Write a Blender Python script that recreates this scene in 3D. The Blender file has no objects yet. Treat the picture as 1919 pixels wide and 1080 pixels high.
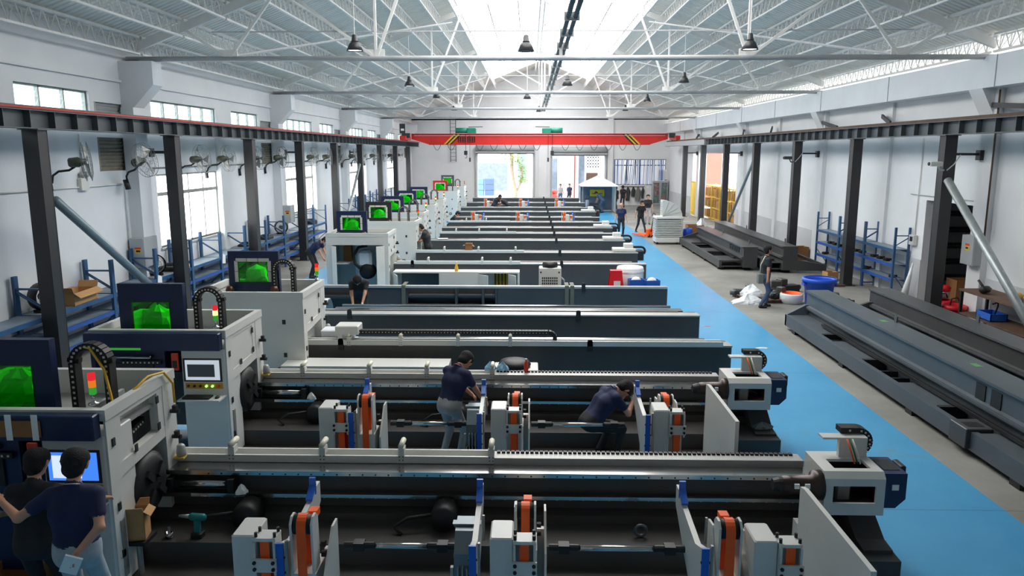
import bpy, math, random
import numpy as np
from math import sin, cos, pi, radians as R
random.seed(7)
S = bpy.context.scene
COL = S.collection
# ---------------------------------------------------------------- camera, world, sun, exposure
CAM_H = 4.4
cd = bpy.data.cameras.new('camera'); cam = bpy.data.objects.new('camera', cd); COL.objects.link(cam)
cd.sensor_width = 36; cd.lens = 1430 * 36 / 1919; cd.clip_end = 400
cam.location = (0, 0, CAM_H); cam.rotation_euler = (pi/2 - .1762, 0, .0235)
S.camera = cam
S.view_settings.view_transform = 'Standard'; S.view_settings.look = 'None'
S.view_settings.exposure = 0.34; S.view_settings.gamma = 1; S.view_settings.use_curve_mapping = False
W = bpy.data.worlds.new('sky'); S.world = W; W.use_nodes = True
bg = W.node_tree.nodes['Background']; bg.inputs[0].default_value = (.86, .93, 1, 1); bg.inputs[1].default_value = 4.5
sl = bpy.data.lights.new('sun', 'SUN'); sl.energy = 4.2; sl.angle = R(2); sl.color = (1, .96, .9)
sun = bpy.data.objects.new('sun', sl); COL.objects.link(sun); sun.rotation_euler = (R(24), R(-14), 0)
S.cycles.max_bounces = 8; S.cycles.diffuse_bounces = 5; S.cycles.glossy_bounces = 4; S.cycles.transparent_max_bounces = 12
S.cycles.caustics_reflective = False; S.cycles.caustics_refractive = False
S.cycles.sample_clamp_indirect = 6
SKYLIGHT = 5.6      # radiance of the daylit translucent roof sheets
WINLIGHT = 4.5      # radiance of the daylit window panes

# ---------------------------------------------------------------- helpers
def lin(c):
    c = c / 255.
    return c / 12.92 if c <= .04045 else ((c + .055) / 1.055) ** 2.4
def rgb(r, g, b): return (lin(r), lin(g), lin(b), 1)
MATS = {}
def mat(name, c, rough=.5, metal=0., var=0., scale=3., bump=0., bscale=40., emit=0., alpha=1., coat=0., stretch=None):
    m = bpy.data.materials.new(name); m.use_nodes = True; nt = m.node_tree; N = nt.nodes; L = nt.links
    b = N['Principled BSDF']; b.inputs['Base Color'].default_value = c
    b.inputs['Roughness'].default_value = rough; b.inputs['Metallic'].default_value = metal
    if coat: b.inputs['Coat Weight'].default_value = coat
    if emit:
        b.inputs['Emission Color'].default_value = c; b.inputs['Emission Strength'].default_value = emit
    if alpha < 1: b.inputs['Alpha'].default_value = alpha
    if var or bump:
        tc = N.new('ShaderNodeTexCoord'); src = tc.outputs['Object']
        if stretch:
            mp = N.new('ShaderNodeMapping'); mp.inputs['Scale'].default_value = stretch
            L.new(src, mp.inputs['Vector']); src = mp.outputs['Vector']
    if var:
        n = N.new('ShaderNodeTexNoise'); n.inputs['Scale'].default_value = scale; n.inputs['Detail'].default_value = 5
        L.new(src, n.inputs['Vector'])
        r = N.new('ShaderNodeMapRange'); r.inputs['From Min'].default_value = .3; r.inputs['From Max'].default_value = .7
        r.inputs['To Min'].default_value = 1 - var; r.inputs['To Max'].default_value = 1 + var * .5
        L.new(n.outputs['Fac'], r.inputs['Value'])
        mx = N.new('ShaderNodeMix'); mx.data_type = 'RGBA'; mx.blend_type = 'MULTIPLY'; mx.inputs['Factor'].default_value = 1
        mx.inputs[6].default_value = c; L.new(r.outputs['Result'], mx.inputs[7]); L.new(mx.outputs[2], b.inputs['Base Color'])
    if bump:
        n2 = N.new('ShaderNodeTexNoise'); n2.inputs['Scale'].default_value = bscale; n2.inputs['Detail'].default_value = 4
        L.new(src, n2.inputs['Vector'])
        bp = N.new('ShaderNodeBump'); bp.inputs['Strength'].default_value = bump; bp.inputs['Distance'].default_value = .02
        L.new(n2.outputs['Fac'], bp.inputs['Height']); L.new(bp.outputs['Normal'], b.inputs['Normal'])
    MATS[name] = m
    return m
def glow(name, c, s):
    m = bpy.data.materials.new(name); m.use_nodes = True; nt = m.node_tree; nt.nodes.clear()
    o = nt.nodes.new('ShaderNodeOutputMaterial'); e = nt.nodes.new('ShaderNodeEmission')
    e.inputs[0].default_value = c; e.inputs[1].default_value = s; nt.links.new(e.outputs[0], o.inputs[0]); MATS[name] = m
    return m
def tinted(name, c, gloss=.12, rough=.05):
    m = bpy.data.materials.new(name); m.use_nodes = True; nt = m.node_tree; nt.nodes.clear()
    o = nt.nodes.new('ShaderNodeOutputMaterial'); t = nt.nodes.new('ShaderNodeBsdfTransparent'); t.inputs[0].default_value = c
    g = nt.nodes.new('ShaderNodeBsdfGlossy'); g.inputs['Roughness'].default_value = rough
    mx = nt.nodes.new('ShaderNodeMixShader'); mx.inputs[0].default_value = gloss
    nt.links.new(t.outputs[0], mx.inputs[1]); nt.links.new(g.outputs[0], mx.inputs[2]); nt.links.new(mx.outputs[0], o.inputs[0]); MATS[name] = m
    return m

def vsub(a, b): return (a[0]-b[0], a[1]-b[1], a[2]-b[2])
def vadd(a, b): return (a[0]+b[0], a[1]+b[1], a[2]+b[2])
def vmul(a, k): return (a[0]*k, a[1]*k, a[2]*k)
def vdot(a, b): return a[0]*b[0]+a[1]*b[1]+a[2]*b[2]
def vcross(a, b): return (a[1]*b[2]-a[2]*b[1], a[2]*b[0]-a[0]*b[2], a[0]*b[1]-a[1]*b[0])
def vlen(a): return math.sqrt(vdot(a, a))
def vnorm(a):
    l = vlen(a) or 1
    return vmul(a, 1/l)
def frame(d, up=(0, 0, 1)):
    d = vnorm(d)
    if abs(vdot(d, up)) > .99: up = (0, 1, 0)
    a = vnorm(vcross(d, up)); return a, vcross(a, d)

class MB:
    """collects shapes; build() links them as ONE mesh object (o = the thing's base, in the same coordinates)"""
    def __init__(s, o=(0, 0, 0)): s.v = []; s.f = []; s.o = o
    def add(s, vs, fs):
        n = len(s.v); s.v += [tuple(v) for v in vs]; s.f += [[i + n for i in f] for f in fs]; return s
    def box(s, x0, x1, y0, y1, z0, z1):
        if x0 > x1: x0, x1 = x1, x0
        if y0 > y1: y0, y1 = y1, y0
        if z0 > z1: z0, z1 = z1, z0
        return s.add([(x0,y0,z0),(x1,y0,z0),(x1,y1,z0),(x0,y1,z0),(x0,y0,z1),(x1,y0,z1),(x1,y1,z1),(x0,y1,z1)],
                     [(0,3,2,1),(4,5,6,7),(0,1,5,4),(1,2,6,5),(2,3,7,6),(3,0,4,7)])
    def cbox(s, x0, x1, y0, y1, z0, z1, c=.02):
        """box with chamfered vertical and top edges"""
        def ring(k, z): return [(x0+k,y0+c*(k==0)+k*(k>0),z)]
        def oc(i, z):
            a, b, d, e = x0+i, x1-i, y0+i, y1-i
            return [(a+c,d,z),(b-c,d,z),(b,d+c,z),(b,e-c,z),(b-c,e,z),(a+c,e,z),(a,e-c,z),(a,d+c,z)]
        vs = oc(0, z0) + oc(0, z1 - c) + oc(c, z1)
        fs = [list(range(7, -1, -1)), list(range(16, 24))]
        for k in (0, 8):
            for i in range(8): fs.append((k+i, k+(i+1) % 8, k+8+(i+1) % 8, k+8+i))
        return s.add(vs, fs)
    def bar(s, p, q, w, h=None, up=(0, 0, 1)):
        h = h or w; a, b = frame(vsub(q, p), up); vs = []
        for c in (p, q):
            for i, j in ((-1,-1),(1,-1),(1,1),(-1,1)):
                vs.append(vadd(c, vadd(vmul(a, i*w/2), vmul(b, j*h/2))))
        return s.add(vs, [(0,3,2,1),(4,5,6,7),(0,1,5,4),(1,2,6,5),(2,3,7,6),(3,0,4,7)])
    def cyl(s, p, q, r, n=10, r2=None, caps=True):
        r2 = r if r2 is None else r2; a, b = frame(vsub(q, p)); vs = []
        for c, rr in ((p, r), (q, r2)):
            for i in range(n):
                t = 2*pi*i/n; vs.append(vadd(c, vadd(vmul(a, rr*cos(t)), vmul(b, rr*sin(t)))))
        fs = [(i, (i+1) % n, n+(i+1) % n, n+i) for i in range(n)]
        if caps: fs += [list(range(n-1, -1, -1)), list(range(n, 2*n))]
        return s.add(vs, fs)
    def tube(s, path, r, n=6, closed=False):
        m = len(path); vs = []; pa = None
        for k, p in enumerate(path):
            if closed: d = vsub(path[(k+1) % m], path[k-1])
            else: d = vsub(path[min(k+1, m-1)], path[max(k-1, 0)])
            d = vnorm(d)
            if pa is None: a, b = frame(d)
            else:
                a = vnorm(vsub(pa, vmul(d, vdot(pa, d)))); b = vcross(a, d)
            pa = a
            for i in range(n):
                t = 2*pi*i/n; vs.append(vadd(p, vadd(vmul(a, r*cos(t)), vmul(b, r*sin(t)))))
        fs = []
        for k in range(m if closed else m-1):
            for i in range(n): fs.append((k*n+i, k*n+(i+1) % n, ((k+1) % m)*n+(i+1) % n, ((k+1) % m)*n+i))
        if not closed: fs += [list(range(n-1, -1, -1)), list(range((m-1)*n, m*n))]
        return s.add(vs, fs)
    def prism(s, poly, ax, a, b):
        """poly in the two other axes (order x,y,z without ax) swept from a to b"""
        n = len(poly)
        def P(u, v, w): return {'x': (w,u,v), 'y': (u,w,v), 'z': (u,v,w)}[ax]
        vs = [P(u, v, a) for u, v in poly] + [P(u, v, b) for u, v in poly]
        fs = [list(range(n-1, -1, -1)), list(range(n, 2*n))] + [(i, (i+1) % n, n+(i+1) % n, n+i) for i in range(n)]
        return s.add(vs, fs)
    def lathe(s, prof, c=(0, 0, 0), n=14, ax='z', caps=True):
        vs = []
        for r, h in prof:
            for i in range(n):
                t = 2*pi*i/n; u, v = r*cos(t), r*sin(t)
                vs.append(vadd(c, {'z': (u,v,h), 'x': (h,u,v), 'y': (u,h,v)}[ax]))
        m = len(prof); fs = []
        for k in range(m-1):
            for i in range(n): fs.append((k*n+i, k*n+(i+1) % n, (k+1)*n+(i+1) % n, (k+1)*n+i))
        if caps: fs += [list(range(n-1, -1, -1)), list(range((m-1)*n, m*n))]
        return s.add(vs, fs)
    def ell(s, c, r, n=10, m=6):
        rx, ry, rz = r if isinstance(r, tuple) else (r, r, r); pr = []
        vs = []
        for k in range(m+1):
            a = -pi/2 + pi*k/m
            for i in range(n):
                t = 2*pi*i/n; vs.append((c[0]+rx*cos(a)*cos(t), c[1]+ry*cos(a)*sin(t), c[2]+rz*sin(a)))
        fs = [(k*n+i, k*n+(i+1) % n, (k+1)*n+(i+1) % n, (k+1)*n+i) for k in range(m) for i in range(n)]
        return s.add(vs, fs)
    def ring(s, c, r, t, n=24, k=6, ax='y'):
        path = []
        for i in range(n):
            a = 2*pi*i/n; u, v = r*cos(a), r*sin(a)
            path.append(vadd(c, {'y': (u,0,v), 'x': (0,u,v), 'z': (u,v,0)}[ax]))
        return s.tube(path, t, k, True)
    def mesh(s, name, m=None, smooth=False):
        me = bpy.data.meshes.new(name); o = s.o
        me.from_pydata([(v[0]-o[0], v[1]-o[1], v[2]-o[2]) for v in s.v], [], s.f)
        if m: me.materials.append(MATS[m])
        if smooth: me.polygons.foreach_set('use_smooth', [True]*len(me.polygons))
        return me
    def build(s, name, m, parent=None, smooth=False, label=None):
        return obj(name, s.mesh(name, m, smooth), parent, label, None if parent else s.o)
SMALL = {'rivet', 'rail_bolt', 'lying_chain', 'lacing', 'arm_screw', 'print', 'cooling_fin', 'band_joint', 'clamp', 'grille', 'cage', 'post_bolt'}   # pieces of a pixel or two: one joined part each
def obj(name, me, parent=None, label=None, loc=None):
    o = bpy.data.objects.new(name, me); COL.objects.link(o)
    if name in SMALL: o['kind'] = 'stuff'
    if parent: o.parent = parent
    if label: o['label'] = label
    if loc: o.location = loc
    return o
def tag(o, label, cat, group=None, kind=None):
    if label: o['label'] = label
    if cat: o['category'] = cat
    if group: o['group'] = group
    if kind: o['kind'] = kind
    return o
def thing(name, label, cat, loc=(0, 0, 0), rz=0, group=None):
    o = bpy.data.objects.new(name, None); COL.objects.link(o); o.empty_display_size = .2
    o.location = loc; o.rotation_euler = (0, 0, rz)
    return tag(o, label, cat, group)
def struct(name, mb, m, parent=None, label=None):
    o = mb.build(name, m, parent, label=label)
    if not parent: o['kind'] = 'structure'
    return o
CHILD = {}
def copy_tree(root, loc=None, rz=None, label=None, group=None, parent=None):
    c = root.copy(); COL.objects.link(c)
    if parent is not None: c.parent = parent
    if loc is not None: c.location = loc
    if rz is not None: c.rotation_euler = (0, 0, rz)
    if label: c['label'] = label
    if group: c['group'] = group
    for ch in root.children: copy_tree(ch, parent=c)
    return c
ORD = ['first', 'second', 'third', 'fourth', 'fifth', 'sixth', 'seventh', 'eighth', 'ninth', 'tenth', 'eleventh', 'twelfth', 'thirteenth', 'fourteenth']

# ---------------------------------------------------------------- materials
mat('wall_white', rgb(226, 228, 230), .75, var=.06, scale=.7, bump=.05, bscale=30)
mat('dado_grey', rgb(196, 199, 203), .7, var=.07, scale=1.2)
mat('roof_sheet', rgb(232, 227, 218), .55, var=.08, scale=.8)
mat('truss_white', rgb(232, 230, 226), .5, var=.08, scale=3)
mat('truss_grey', rgb(186, 187, 188), .5, var=.1, scale=3)
mat('column_black', rgb(44, 44, 46), .42, var=.2, scale=2.5)
mat('steel_grey', rgb(88, 94, 98), .45, .2, var=.15, scale=2)
mat('tie_black', rgb(36, 38, 40), .5)
mat('pipe_blue_grey', rgb(120, 138, 146), .4, .3, var=.1, scale=4)
mat('galvanised', rgb(165, 172, 172), .4, .5, var=.15, scale=5)
mat('rail_red', rgb(190, 52, 38), .5)
mat('crane_red', rgb(206, 38, 30), .4, var=.1, scale=1)
mat('hazard_yellow', rgb(222, 172, 40), .5)
mat('hazard_black', rgb(24, 24, 22), .5)
mat('hoist_green', rgb(24, 132, 108), .4, var=.15, scale=5)
mat('machine_white', rgb(214, 214, 208), .38, var=.05, scale=2)
mat('machine_dark', rgb(70, 67, 64), .42, var=.14, scale=1.6, bump=.04, bscale=120)
mat('machine_black', rgb(30, 31, 33), .5, var=.2, scale=3)
mat('bed_slate', rgb(80, 88, 94), .45, var=.16, scale=1.3, bump=.05, bscale=90)
mat('bed_charcoal', rgb(66, 67, 68), .42, var=.16, scale=1.3, bump=.05, bscale=90)
mat('plate_grey', rgb(172, 172, 168), .45, .25, var=.08, scale=3)
mat('chrome', rgb(190, 190, 188), .16, .95, var=.1, scale=2, stretch=(.3, 6, 6))
mat('navy', rgb(22, 38, 76), .38, var=.12, scale=2)
mat('belt_orange', rgb(255, 98, 24), .55, var=.06, scale=6)
mat('belt_red', rgb(222, 50, 28), .55)  # shaded tone of the orange belt put into the colour; also a collar red
mat('plastic_blue', rgb(36, 100, 200), .4)
mat('rack_blue', rgb(44, 84, 124), .42, var=.15, scale=3)
mat('rack_deck', rgb(124, 140, 154), .5, var=.2, scale=3)
mat('shelf_blue', rgb(42, 84, 160), .42, var=.15, scale=3)
mat('rubber_black', rgb(22, 22, 23), .55)
mat('rivet_white', rgb(205, 205, 195), .5)
mat('cream', rgb(226, 222, 200), .45)
mat('motor_grey', rgb(120, 132, 138), .35, .3, var=.12, scale=5)
mat('plug_dark', rgb(38, 40, 44), .5)
mat('glass_clear', rgb(215, 225, 228), .05, alpha=.35)
mat('sill_grey', rgb(178, 180, 178), .5)
mat('frame_alu', rgb(150, 150, 146), .4, .4)
mat('lamp_black', rgb(52, 54, 56), .4)
mat('cardboard', rgb(186, 142, 92), .8, var=.1, scale=5)
mat('cardboard_dark', rgb(150, 104, 62), .8, var=.12, scale=5)
mat('wood', rgb(190, 138, 78), .65, var=.25, scale=4, stretch=(1, 1, 8))
mat('wood_dark', rgb(92, 70, 54), .7, var=.25, scale=4)
mat('yellow_paint', rgb(218, 186, 76), .5, var=.08, scale=3)
mat('paper', rgb(238, 238, 234), .7)
mat('plastic_film', rgb(230, 234, 236), .25, var=.06, scale=6)
mat('red_plastic', rgb(214, 30, 44), .35)
mat('blue_tub', rgb(40, 92, 214), .4)
mat('tool_teal', rgb(24, 118, 112), .45)
mat('bronze', rgb(96, 56, 46), .35, .5)
mat('chuck_brown', rgb(58, 44, 40), .35, .4)
mat('green_mark', rgb(92, 150, 92), .6)
mat('sticker_yellow', rgb(236, 198, 34), .5)
mat('sticker_red', rgb(222, 70, 38), .5)
mat('box_grey', rgb(172, 176, 178), .45)
mat('panel_gold', rgb(196, 150, 40), .4, .3)
mat('olive', rgb(96, 98, 84), .7)
mat('skin', rgb(206, 152, 122), .5, var=.05, scale=8)
mat('skin_pale', rgb(222, 178, 150), .5)
mat('hair', rgb(17, 16, 17), .8, var=.4, scale=60, bump=.6, bscale=90)
mat('shirt_black', rgb(30, 31, 35), .8, var=.12, scale=9, bump=.25, bscale=9)
mat('shirt_navy', rgb(30, 38, 74), .8, var=.12, scale=9, bump=.25, bscale=9)
mat('jeans_grey', rgb(168, 168, 168), .8, var=.1, scale=12, bump=.25, bscale=10)
mat('jeans_light', rgb(164, 174, 182), .8, var=.12, scale=12, bump=.25, bscale=10)
mat('jeans_blue', rgb(72, 92, 122), .8, var=.12, scale=12, bump=.2, bscale=10)
mat('trousers_black', rgb(34, 36, 40), .8, var=.1, scale=10, bump=.2, bscale=10)
mat('glove_white', rgb(222, 222, 214), .8)
mat('shoe', rgb(40, 38, 40), .6)
mat('leaf_light', rgb(150, 190, 76), .6, var=.25, scale=5)
mat('leaf_dark', rgb(96, 140, 58), .6, var=.25, scale=5)
mat('bark', rgb(168, 148, 128), .8, var=.2, scale=8)
mat('outdoor_white', rgb(236, 238, 240), .8, var=.04, scale=.5)
mat('outdoor_slate', rgb(112, 122, 136), .7, var=.2, scale=3)  # plain blue-grey for panes, doors, tent back and bales
mat('red_wall', rgb(214, 92, 78), .8, var=.05, scale=1)
mat('brick_dark', rgb(60, 58, 56), .8)
mat('blind_white', rgb(220, 226, 236), .7)
mat('blind_blue', rgb(86, 122, 184), .7)
mat('grey_cloth', rgb(110, 112, 108), .85, bump=.3, bscale=14)
mat('dark_cloth', rgb(52, 56, 56), .85, bump=.3, bscale=14)
mat('blue_cloth', rgb(150, 196, 222), .8)
mat('bag_white', rgb(240, 244, 238), .35, var=.1, scale=14, bump=.3, bscale=12)
mat('louver_brown', rgb(142, 136, 122), .7, var=.2, scale=6)
mat('green_felt', rgb(52, 110, 62), .7)
mat('fan_olive', rgb(70, 72, 58), .45)
mat('wire_grey', rgb(120, 124, 126), .4, .4)
mat('yellow_hose', rgb(222, 176, 52), .5)
glow('skylight_sheet', (1, .99, .97, 1), SKYLIGHT)
glow('window_day', (.97, 1, .97, 1), WINLIGHT)
glow('window_soft', (.95, .97, 1, 1), .75)
glow('eave_gap', (.98, 1, 1, 1), 1.6)
glow('lamp_lit', (1, 1, 1, 1), 4)
glow('screen_blue', rgb(60, 120, 225), 1.1)
glow('screen_white', rgb(205, 222, 240), .9)
glow('screen_dark', rgb(52, 60, 66), .5)
glow('screen_grey', rgb(186, 198, 208), .8)
glow('led_green', rgb(150, 250, 120), 1.6)
glow('led_amber', rgb(255, 196, 110), 2.5)
glow('lens_red', rgb(226, 44, 52), .8)
glow('lens_orange', rgb(240, 130, 40), .7)
glow('lens_green', rgb(60, 170, 60), .6)
tinted('green_pane', (.1, .96, .08, 1), .06)
tinted('window_pane', (.86, .93, .92, 1), .12)

def floor_mat(name, c1, c2, rough, sx, sy, off=(0, 0), wear=None):
    """cast floor with joints (dark grooves) and stains of their own shape"""
    m = bpy.data.materials.new(name); m.use_nodes = True; N = m.node_tree.nodes; L = m.node_tree.links; b = N['Principled BSDF']
    tc = N.new('ShaderNodeTexCoord')
    n = N.new('ShaderNodeTexNoise'); n.inputs['Scale'].default_value = .45; n.inputs['Detail'].default_value = 8; n.inputs['Roughness'].default_value = .65
    L.new(tc.outputs['Object'], n.inputs['Vector'])
    r = N.new('ShaderNodeValToRGB'); r.color_ramp.elements[0].position = .34; r.color_ramp.elements[1].position = .68
    r.color_ramp.elements[0].color = c2; r.color_ramp.elements[1].color = c1; L.new(n.outputs['Fac'], r.inputs[0])
    last = r.outputs[0]
    if wear:
        n3 = N.new('ShaderNodeTexNoise'); n3.inputs['Scale'].default_value = 1.1; n3.inputs['Detail'].default_value = 10
        mp = N.new('ShaderNodeMapping'); mp.inputs['Location'].default_value = (3, 8, 0); L.new(tc.outputs['Object'], mp.inputs['Vector']); L.new(mp.outputs['Vector'], n3.inputs['Vector'])
        r3 = N.new('ShaderNodeMapRange'); r3.inputs['From Min'].default_value = .62; r3.inputs['From Max'].default_value = .74; r3.inputs['To Max'].default_value = .75
        L.new(n3.outputs['Fac'], r3.inputs['Value'])
        mx = N.new('ShaderNodeMix'); mx.data_type = 'RGBA'; L.new(r3.outputs['Result'], mx.inputs['Factor']); L.new(last, mx.inputs[6]); mx.inputs[7].default_value = wear; last = mx.outputs[2]
    sp = N.new('ShaderNodeSeparateXYZ'); L.new(tc.outputs['Object'], sp.inputs[0])
    for axis, step in ((0, sx), (1, sy)):
        a = N.new('ShaderNodeMath'); a.operation = 'ADD'; a.inputs[1].default_value = 200 + off[axis]; L.new(sp.outputs[axis], a.inputs[0])
        d = N.new('ShaderNodeMath'); d.operation = 'MODULO'; d.inputs[1].default_value = step; L.new(a.outputs[0], d.inputs[0])
        k = N.new('ShaderNodeMath'); k.operation = 'LESS_THAN'; k.inputs[1].default_value = .018; L.new(d.outputs[0], k.inputs[0])
        h = N.new('ShaderNodeMath'); h.operation = 'MULTIPLY'; h.inputs[1].default_value = .45; L.new(k.outputs[0], h.inputs[0])
        mx = N.new('ShaderNodeMix'); mx.data_type = 'RGBA'; L.new(h.outputs[0], mx.inputs['Factor']); L.new(last, mx.inputs[6]); mx.inputs[7].default_value = (.02, .03, .04, 1); last = mx.outputs[2]
    L.new(last, b.inputs['Base Color']); b.inputs['Roughness'].default_value = rough
    bp = N.new('ShaderNodeBump'); bp.inputs['Strength'].default_value = .12; bp.inputs['Distance'].default_value = .01
    L.new(n.outputs['Fac'], bp.inputs['Height']); L.new(bp.outputs['Normal'], b.inputs['Normal']); MATS[name] = m
floor_mat('concrete', rgb(154, 153, 147), rgb(120, 118, 112), .6, 40, 6.0, (0, 1))
floor_mat('blue_paint', rgb(80, 164, 208), rgb(64, 148, 196), .3, 40, 6.0, (0, 1), rgb(104, 140, 156))
floor_mat('yard', rgb(235, 235, 232), rgb(220, 220, 216), .8, 8, 8)
# ================================================================ the hall
XL, XR, YF, YB, EAVE = -10.2, 11.6, 64.8, -5., 7.15
RX, RZ, RS = .75, 11.35, .385                    # ridge line and roof slope
def roofz(x): return RZ - RS * abs(x - RX)
TR0, BAY = 19.64, 11.12
SKY0 = 10.5                                       # the translucent sheets start here
struct('floor', MB().box(XL-.3, XR+.3, YB-.3, YF+.3, -.2, 0), 'concrete')
struct('floor_paint', MB().box(-7.95, 5.93, YB, 58.5, 0, .004), 'blue_paint')
tag(struct('yard_ground', MB().box(-60, 80, YF+.3, 130, -.25, -.05), 'yard'), 'sunlit pale concrete yard outside the far doors', 'ground')
tag(struct('side_yard_ground', MB().box(XR+.3, 60, 36, YF+.3, -.25, -.05), 'yard'), 'pale concrete yard beyond the side opening', 'ground')

def holed(mb, axis, p0, p1, u0, u1, v0, v1, holes):
    us = sorted({u0, u1, *[h[0] for h in holes], *[h[1] for h in holes]}); vs = sorted({v0, v1, *[h[2] for h in holes], *[h[3] for h in holes]})
    for a, b in zip(us, us[1:]):
        run = None
        for c, d in zip(vs, vs[1:]):
            hole = any(h[0] < (a+b)/2 < h[1] and h[2] < (c+d)/2 < h[3] for h in holes)
            if not hole: run = (run[0] if run else c, d)
            if (hole or d == vs[-1]) and run:
                if axis == 'x': mb.box(p0, p1, a, b, *run)
                else: mb.box(a, b, p0, p1, *run)
                run = None
    return mb
# left wall: per bay a big window, a long clerestory, a short clerestory; louvre vents are set into it
bays = range(-2, 4)
Lh = []; LW = []; LC = []; LV = []
for k in bays:
    y = 20.8 + BAY*k
    if k >= 0: LW.append((y, y+4.15, 1.78, 3.8))
    if y > YB+.3: LC.append((y, y+4.3, 5.05, 5.79))
    if y+5.6 > YB+.3: LC.append((y+5.6, y+8.2, 5.05, 5.79))
    if y+8.4 > YB+.3: LV.append((y+8.4, y+9.7, 5.0, 5.57)); LV.append((y+8.4, y+9.7, 3.95, 4.75))
Lh = LW + LC + LV
wl = struct('wall_left', holed(MB(), 'x', XL-.25, XL, YB, YF, 0, EAVE+.1, Lh), 'wall_white')
for k in range(-2, 5):
    yc = TR0 + BAY*k - .1
    if yc > YF - .3: continue
    m = MB()
    m.box(XL, XL+.32, yc-.3, yc+.3, 0, 5.5)
    m.prism([(XL, 5.5), (XL+.32, 5.5), (XL+.85, 6.05), (XL+.85, 6.62), (XL, 6.62)], 'y', yc-.25, yc+.25)
    m.build('pilaster', 'wall_white', wl)
    if yc+BAY/2 < YF-.5: MB().box(XL, XL+.14, yc+BAY/2-.2, yc+BAY/2+.2, 0, 5.0).build('pilaster', 'wall_white', wl)
m = MB()
m.box(XL, XL+.06, YB, YF, 6.1, 6.16)
m.build('cornice', 'wall_white', wl)
wn = 0
def window_x(x, y0, y1, z0, z1, ny, rows, side, opened=False, m_pane='window_day'):
    """window in an x = const wall: frame, mullions, one pane per light"""
    global wn; wn += 1
    root = thing('window_%d' % wn, None, None, (x, (y0+y1)/2, z0)); root['kind'] = 'structure'; o = root.location[:]
    f = MB(o); t = .05
    xs = (x-.14, x-.06) if side < 0 else (x+.06, x+.14)
    f.box(*xs, y0, y1, z0, z0+t).box(*xs, y0, y1, z1-t, z1).box(*xs, y0, y0+t, z0, z1).box(*xs, y1-t, y1, z0, z1)
    for i in range(1, ny): f.box(*xs, y0+(y1-y0)*i/ny-t/2, y0+(y1-y0)*i/ny+t/2, z0, z1)
    for r in rows: f.box(xs[0]-.01, xs[1]+.01, y0, y1, r-.05, r+.05)
    f.build('window_frame', 'frame_alu', root)
    MB(o).box(x-.2 if side < 0 else x, x+.05 if side < 0 else x+.2, y0-.05, y1+.05, z0-.05, z0).build('window_sill', 'sill_grey', root)
    zs = [z0] + list(rows) + [z1]; xm = sum(xs)/2
    for i in range(ny):
        for a, b in zip(zs, zs[1:]):
            ya, yb = y0+(y1-y0)*i/ny, y0+(y1-y0)*(i+1)/ny
            p = MB(o)
            if opened:
                n = 3
                for q in range(n):
                    zc = a+(b-a)*(q+.5)/n; h = (b-a)/n*.52
                    p.bar((xm, ya+.04, zc), (xm, yb-.04, zc), .012, h*2, up=(sin(.5), 0, cos(.5)))
                p.build('pane', 'window_pane', root)
            else:
                p.box(xm-.01, xm+.01, ya, yb, a, b).build('pane', m_pane, root)
    return root
for a, b, c, d in LW: window_x(XL, a, b, c, d, 4, (3.25,), -1)
for a, b, c, d in LC: window_x(XL, a, b, c, d, 5 if b-a > 3 else 3, (), -1, True)
for i, (a, b, c, d) in enumerate(LV):
    v = MB((XL-.12, (a+b)/2, c)); n = 9 if d < 5 else 6
    for q in range(n):
        z = c+(d-c)*(q+.5)/n; v.bar((XL-.1, a, z), (XL-.1, b, z), .03, (d-c)/n*1.1, up=(sin(.6), 0, cos(.6)))
    v.box(XL-.24, XL-.2, a, b, c, d)
    for q in ((a, a+.04), (b-.04, b)): v.box(XL-.14, XL+.01, *q, c, d)
    o = v.build('trim_%d' % (i+1), 'louver_brown' if d < 5 else 'sill_grey'); o['kind'] = 'structure'; o['label'] = 'slatted louvre vent set in the left wall'

# right wall: doorway to the store room, large side opening
DR = (20.1, 22.7, 0, 3.02); OPN = (43.6, 55.4, 0, 4.32)
wr = struct('wall_right', holed(MB(), 'x', XR, XR+.25, YB, YF, 0, 6.7, [DR, OPN]), 'wall_white')
m = MB(); m.box(XR-.5, XR, YB, YF, 5.95, 6.7); m.build('concrete_band', 'wall_white', wr)
for k in range(-1, 4):
    yc = TR0+BAY*k+.1; m = MB()
    m.box(XR-.16, XR, yc-.3, yc+.3, 0, 5.95)
    m.prism([(XR, 5.3), (XR-.15, 5.3), (XR-.5, 5.95), (XR, 5.95)], 'y', yc-.15, yc+.45)
    m.build('pilaster', 'wall_white', wr)
    yc += BAY/2
    if not OPN[0]-.4 < yc < OPN[1]+.4: MB().box(XR-.1, XR, yc-.2, yc+.2, 0, 5.95).build('pilaster', 'wall_white', wr)
MB().box(XR-.2, XR+.02, 51.2, 52.0, 0, 4.32).build('pilaster', 'wall_white', wr)
m = MB()
segs = [(YB, DR[0]), (DR[1], OPN[0]), (OPN[1], YF)]
for a, b in segs: m.box(XR-.02, XR, a, b, 0, 1.25)
m.build('dado', 'dado_grey', wr)
m = MB()
for k in range(-2, 14):
    y = 5.56*k+2.4
    if YB < y < YF: m.box(XR-.52, XR-.498, y, y+.012, 5.95, 6.7)
m.build('band_joint', 'sill_grey', wr)
# daylight strip between the band and the eaves
wn += 1
g = MB().box(XR+.1, XR+.13, YB, YF, 6.7, 6.9).build('window_%d' % wn, 'eave_gap'); g['kind'] = 'structure'
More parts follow.
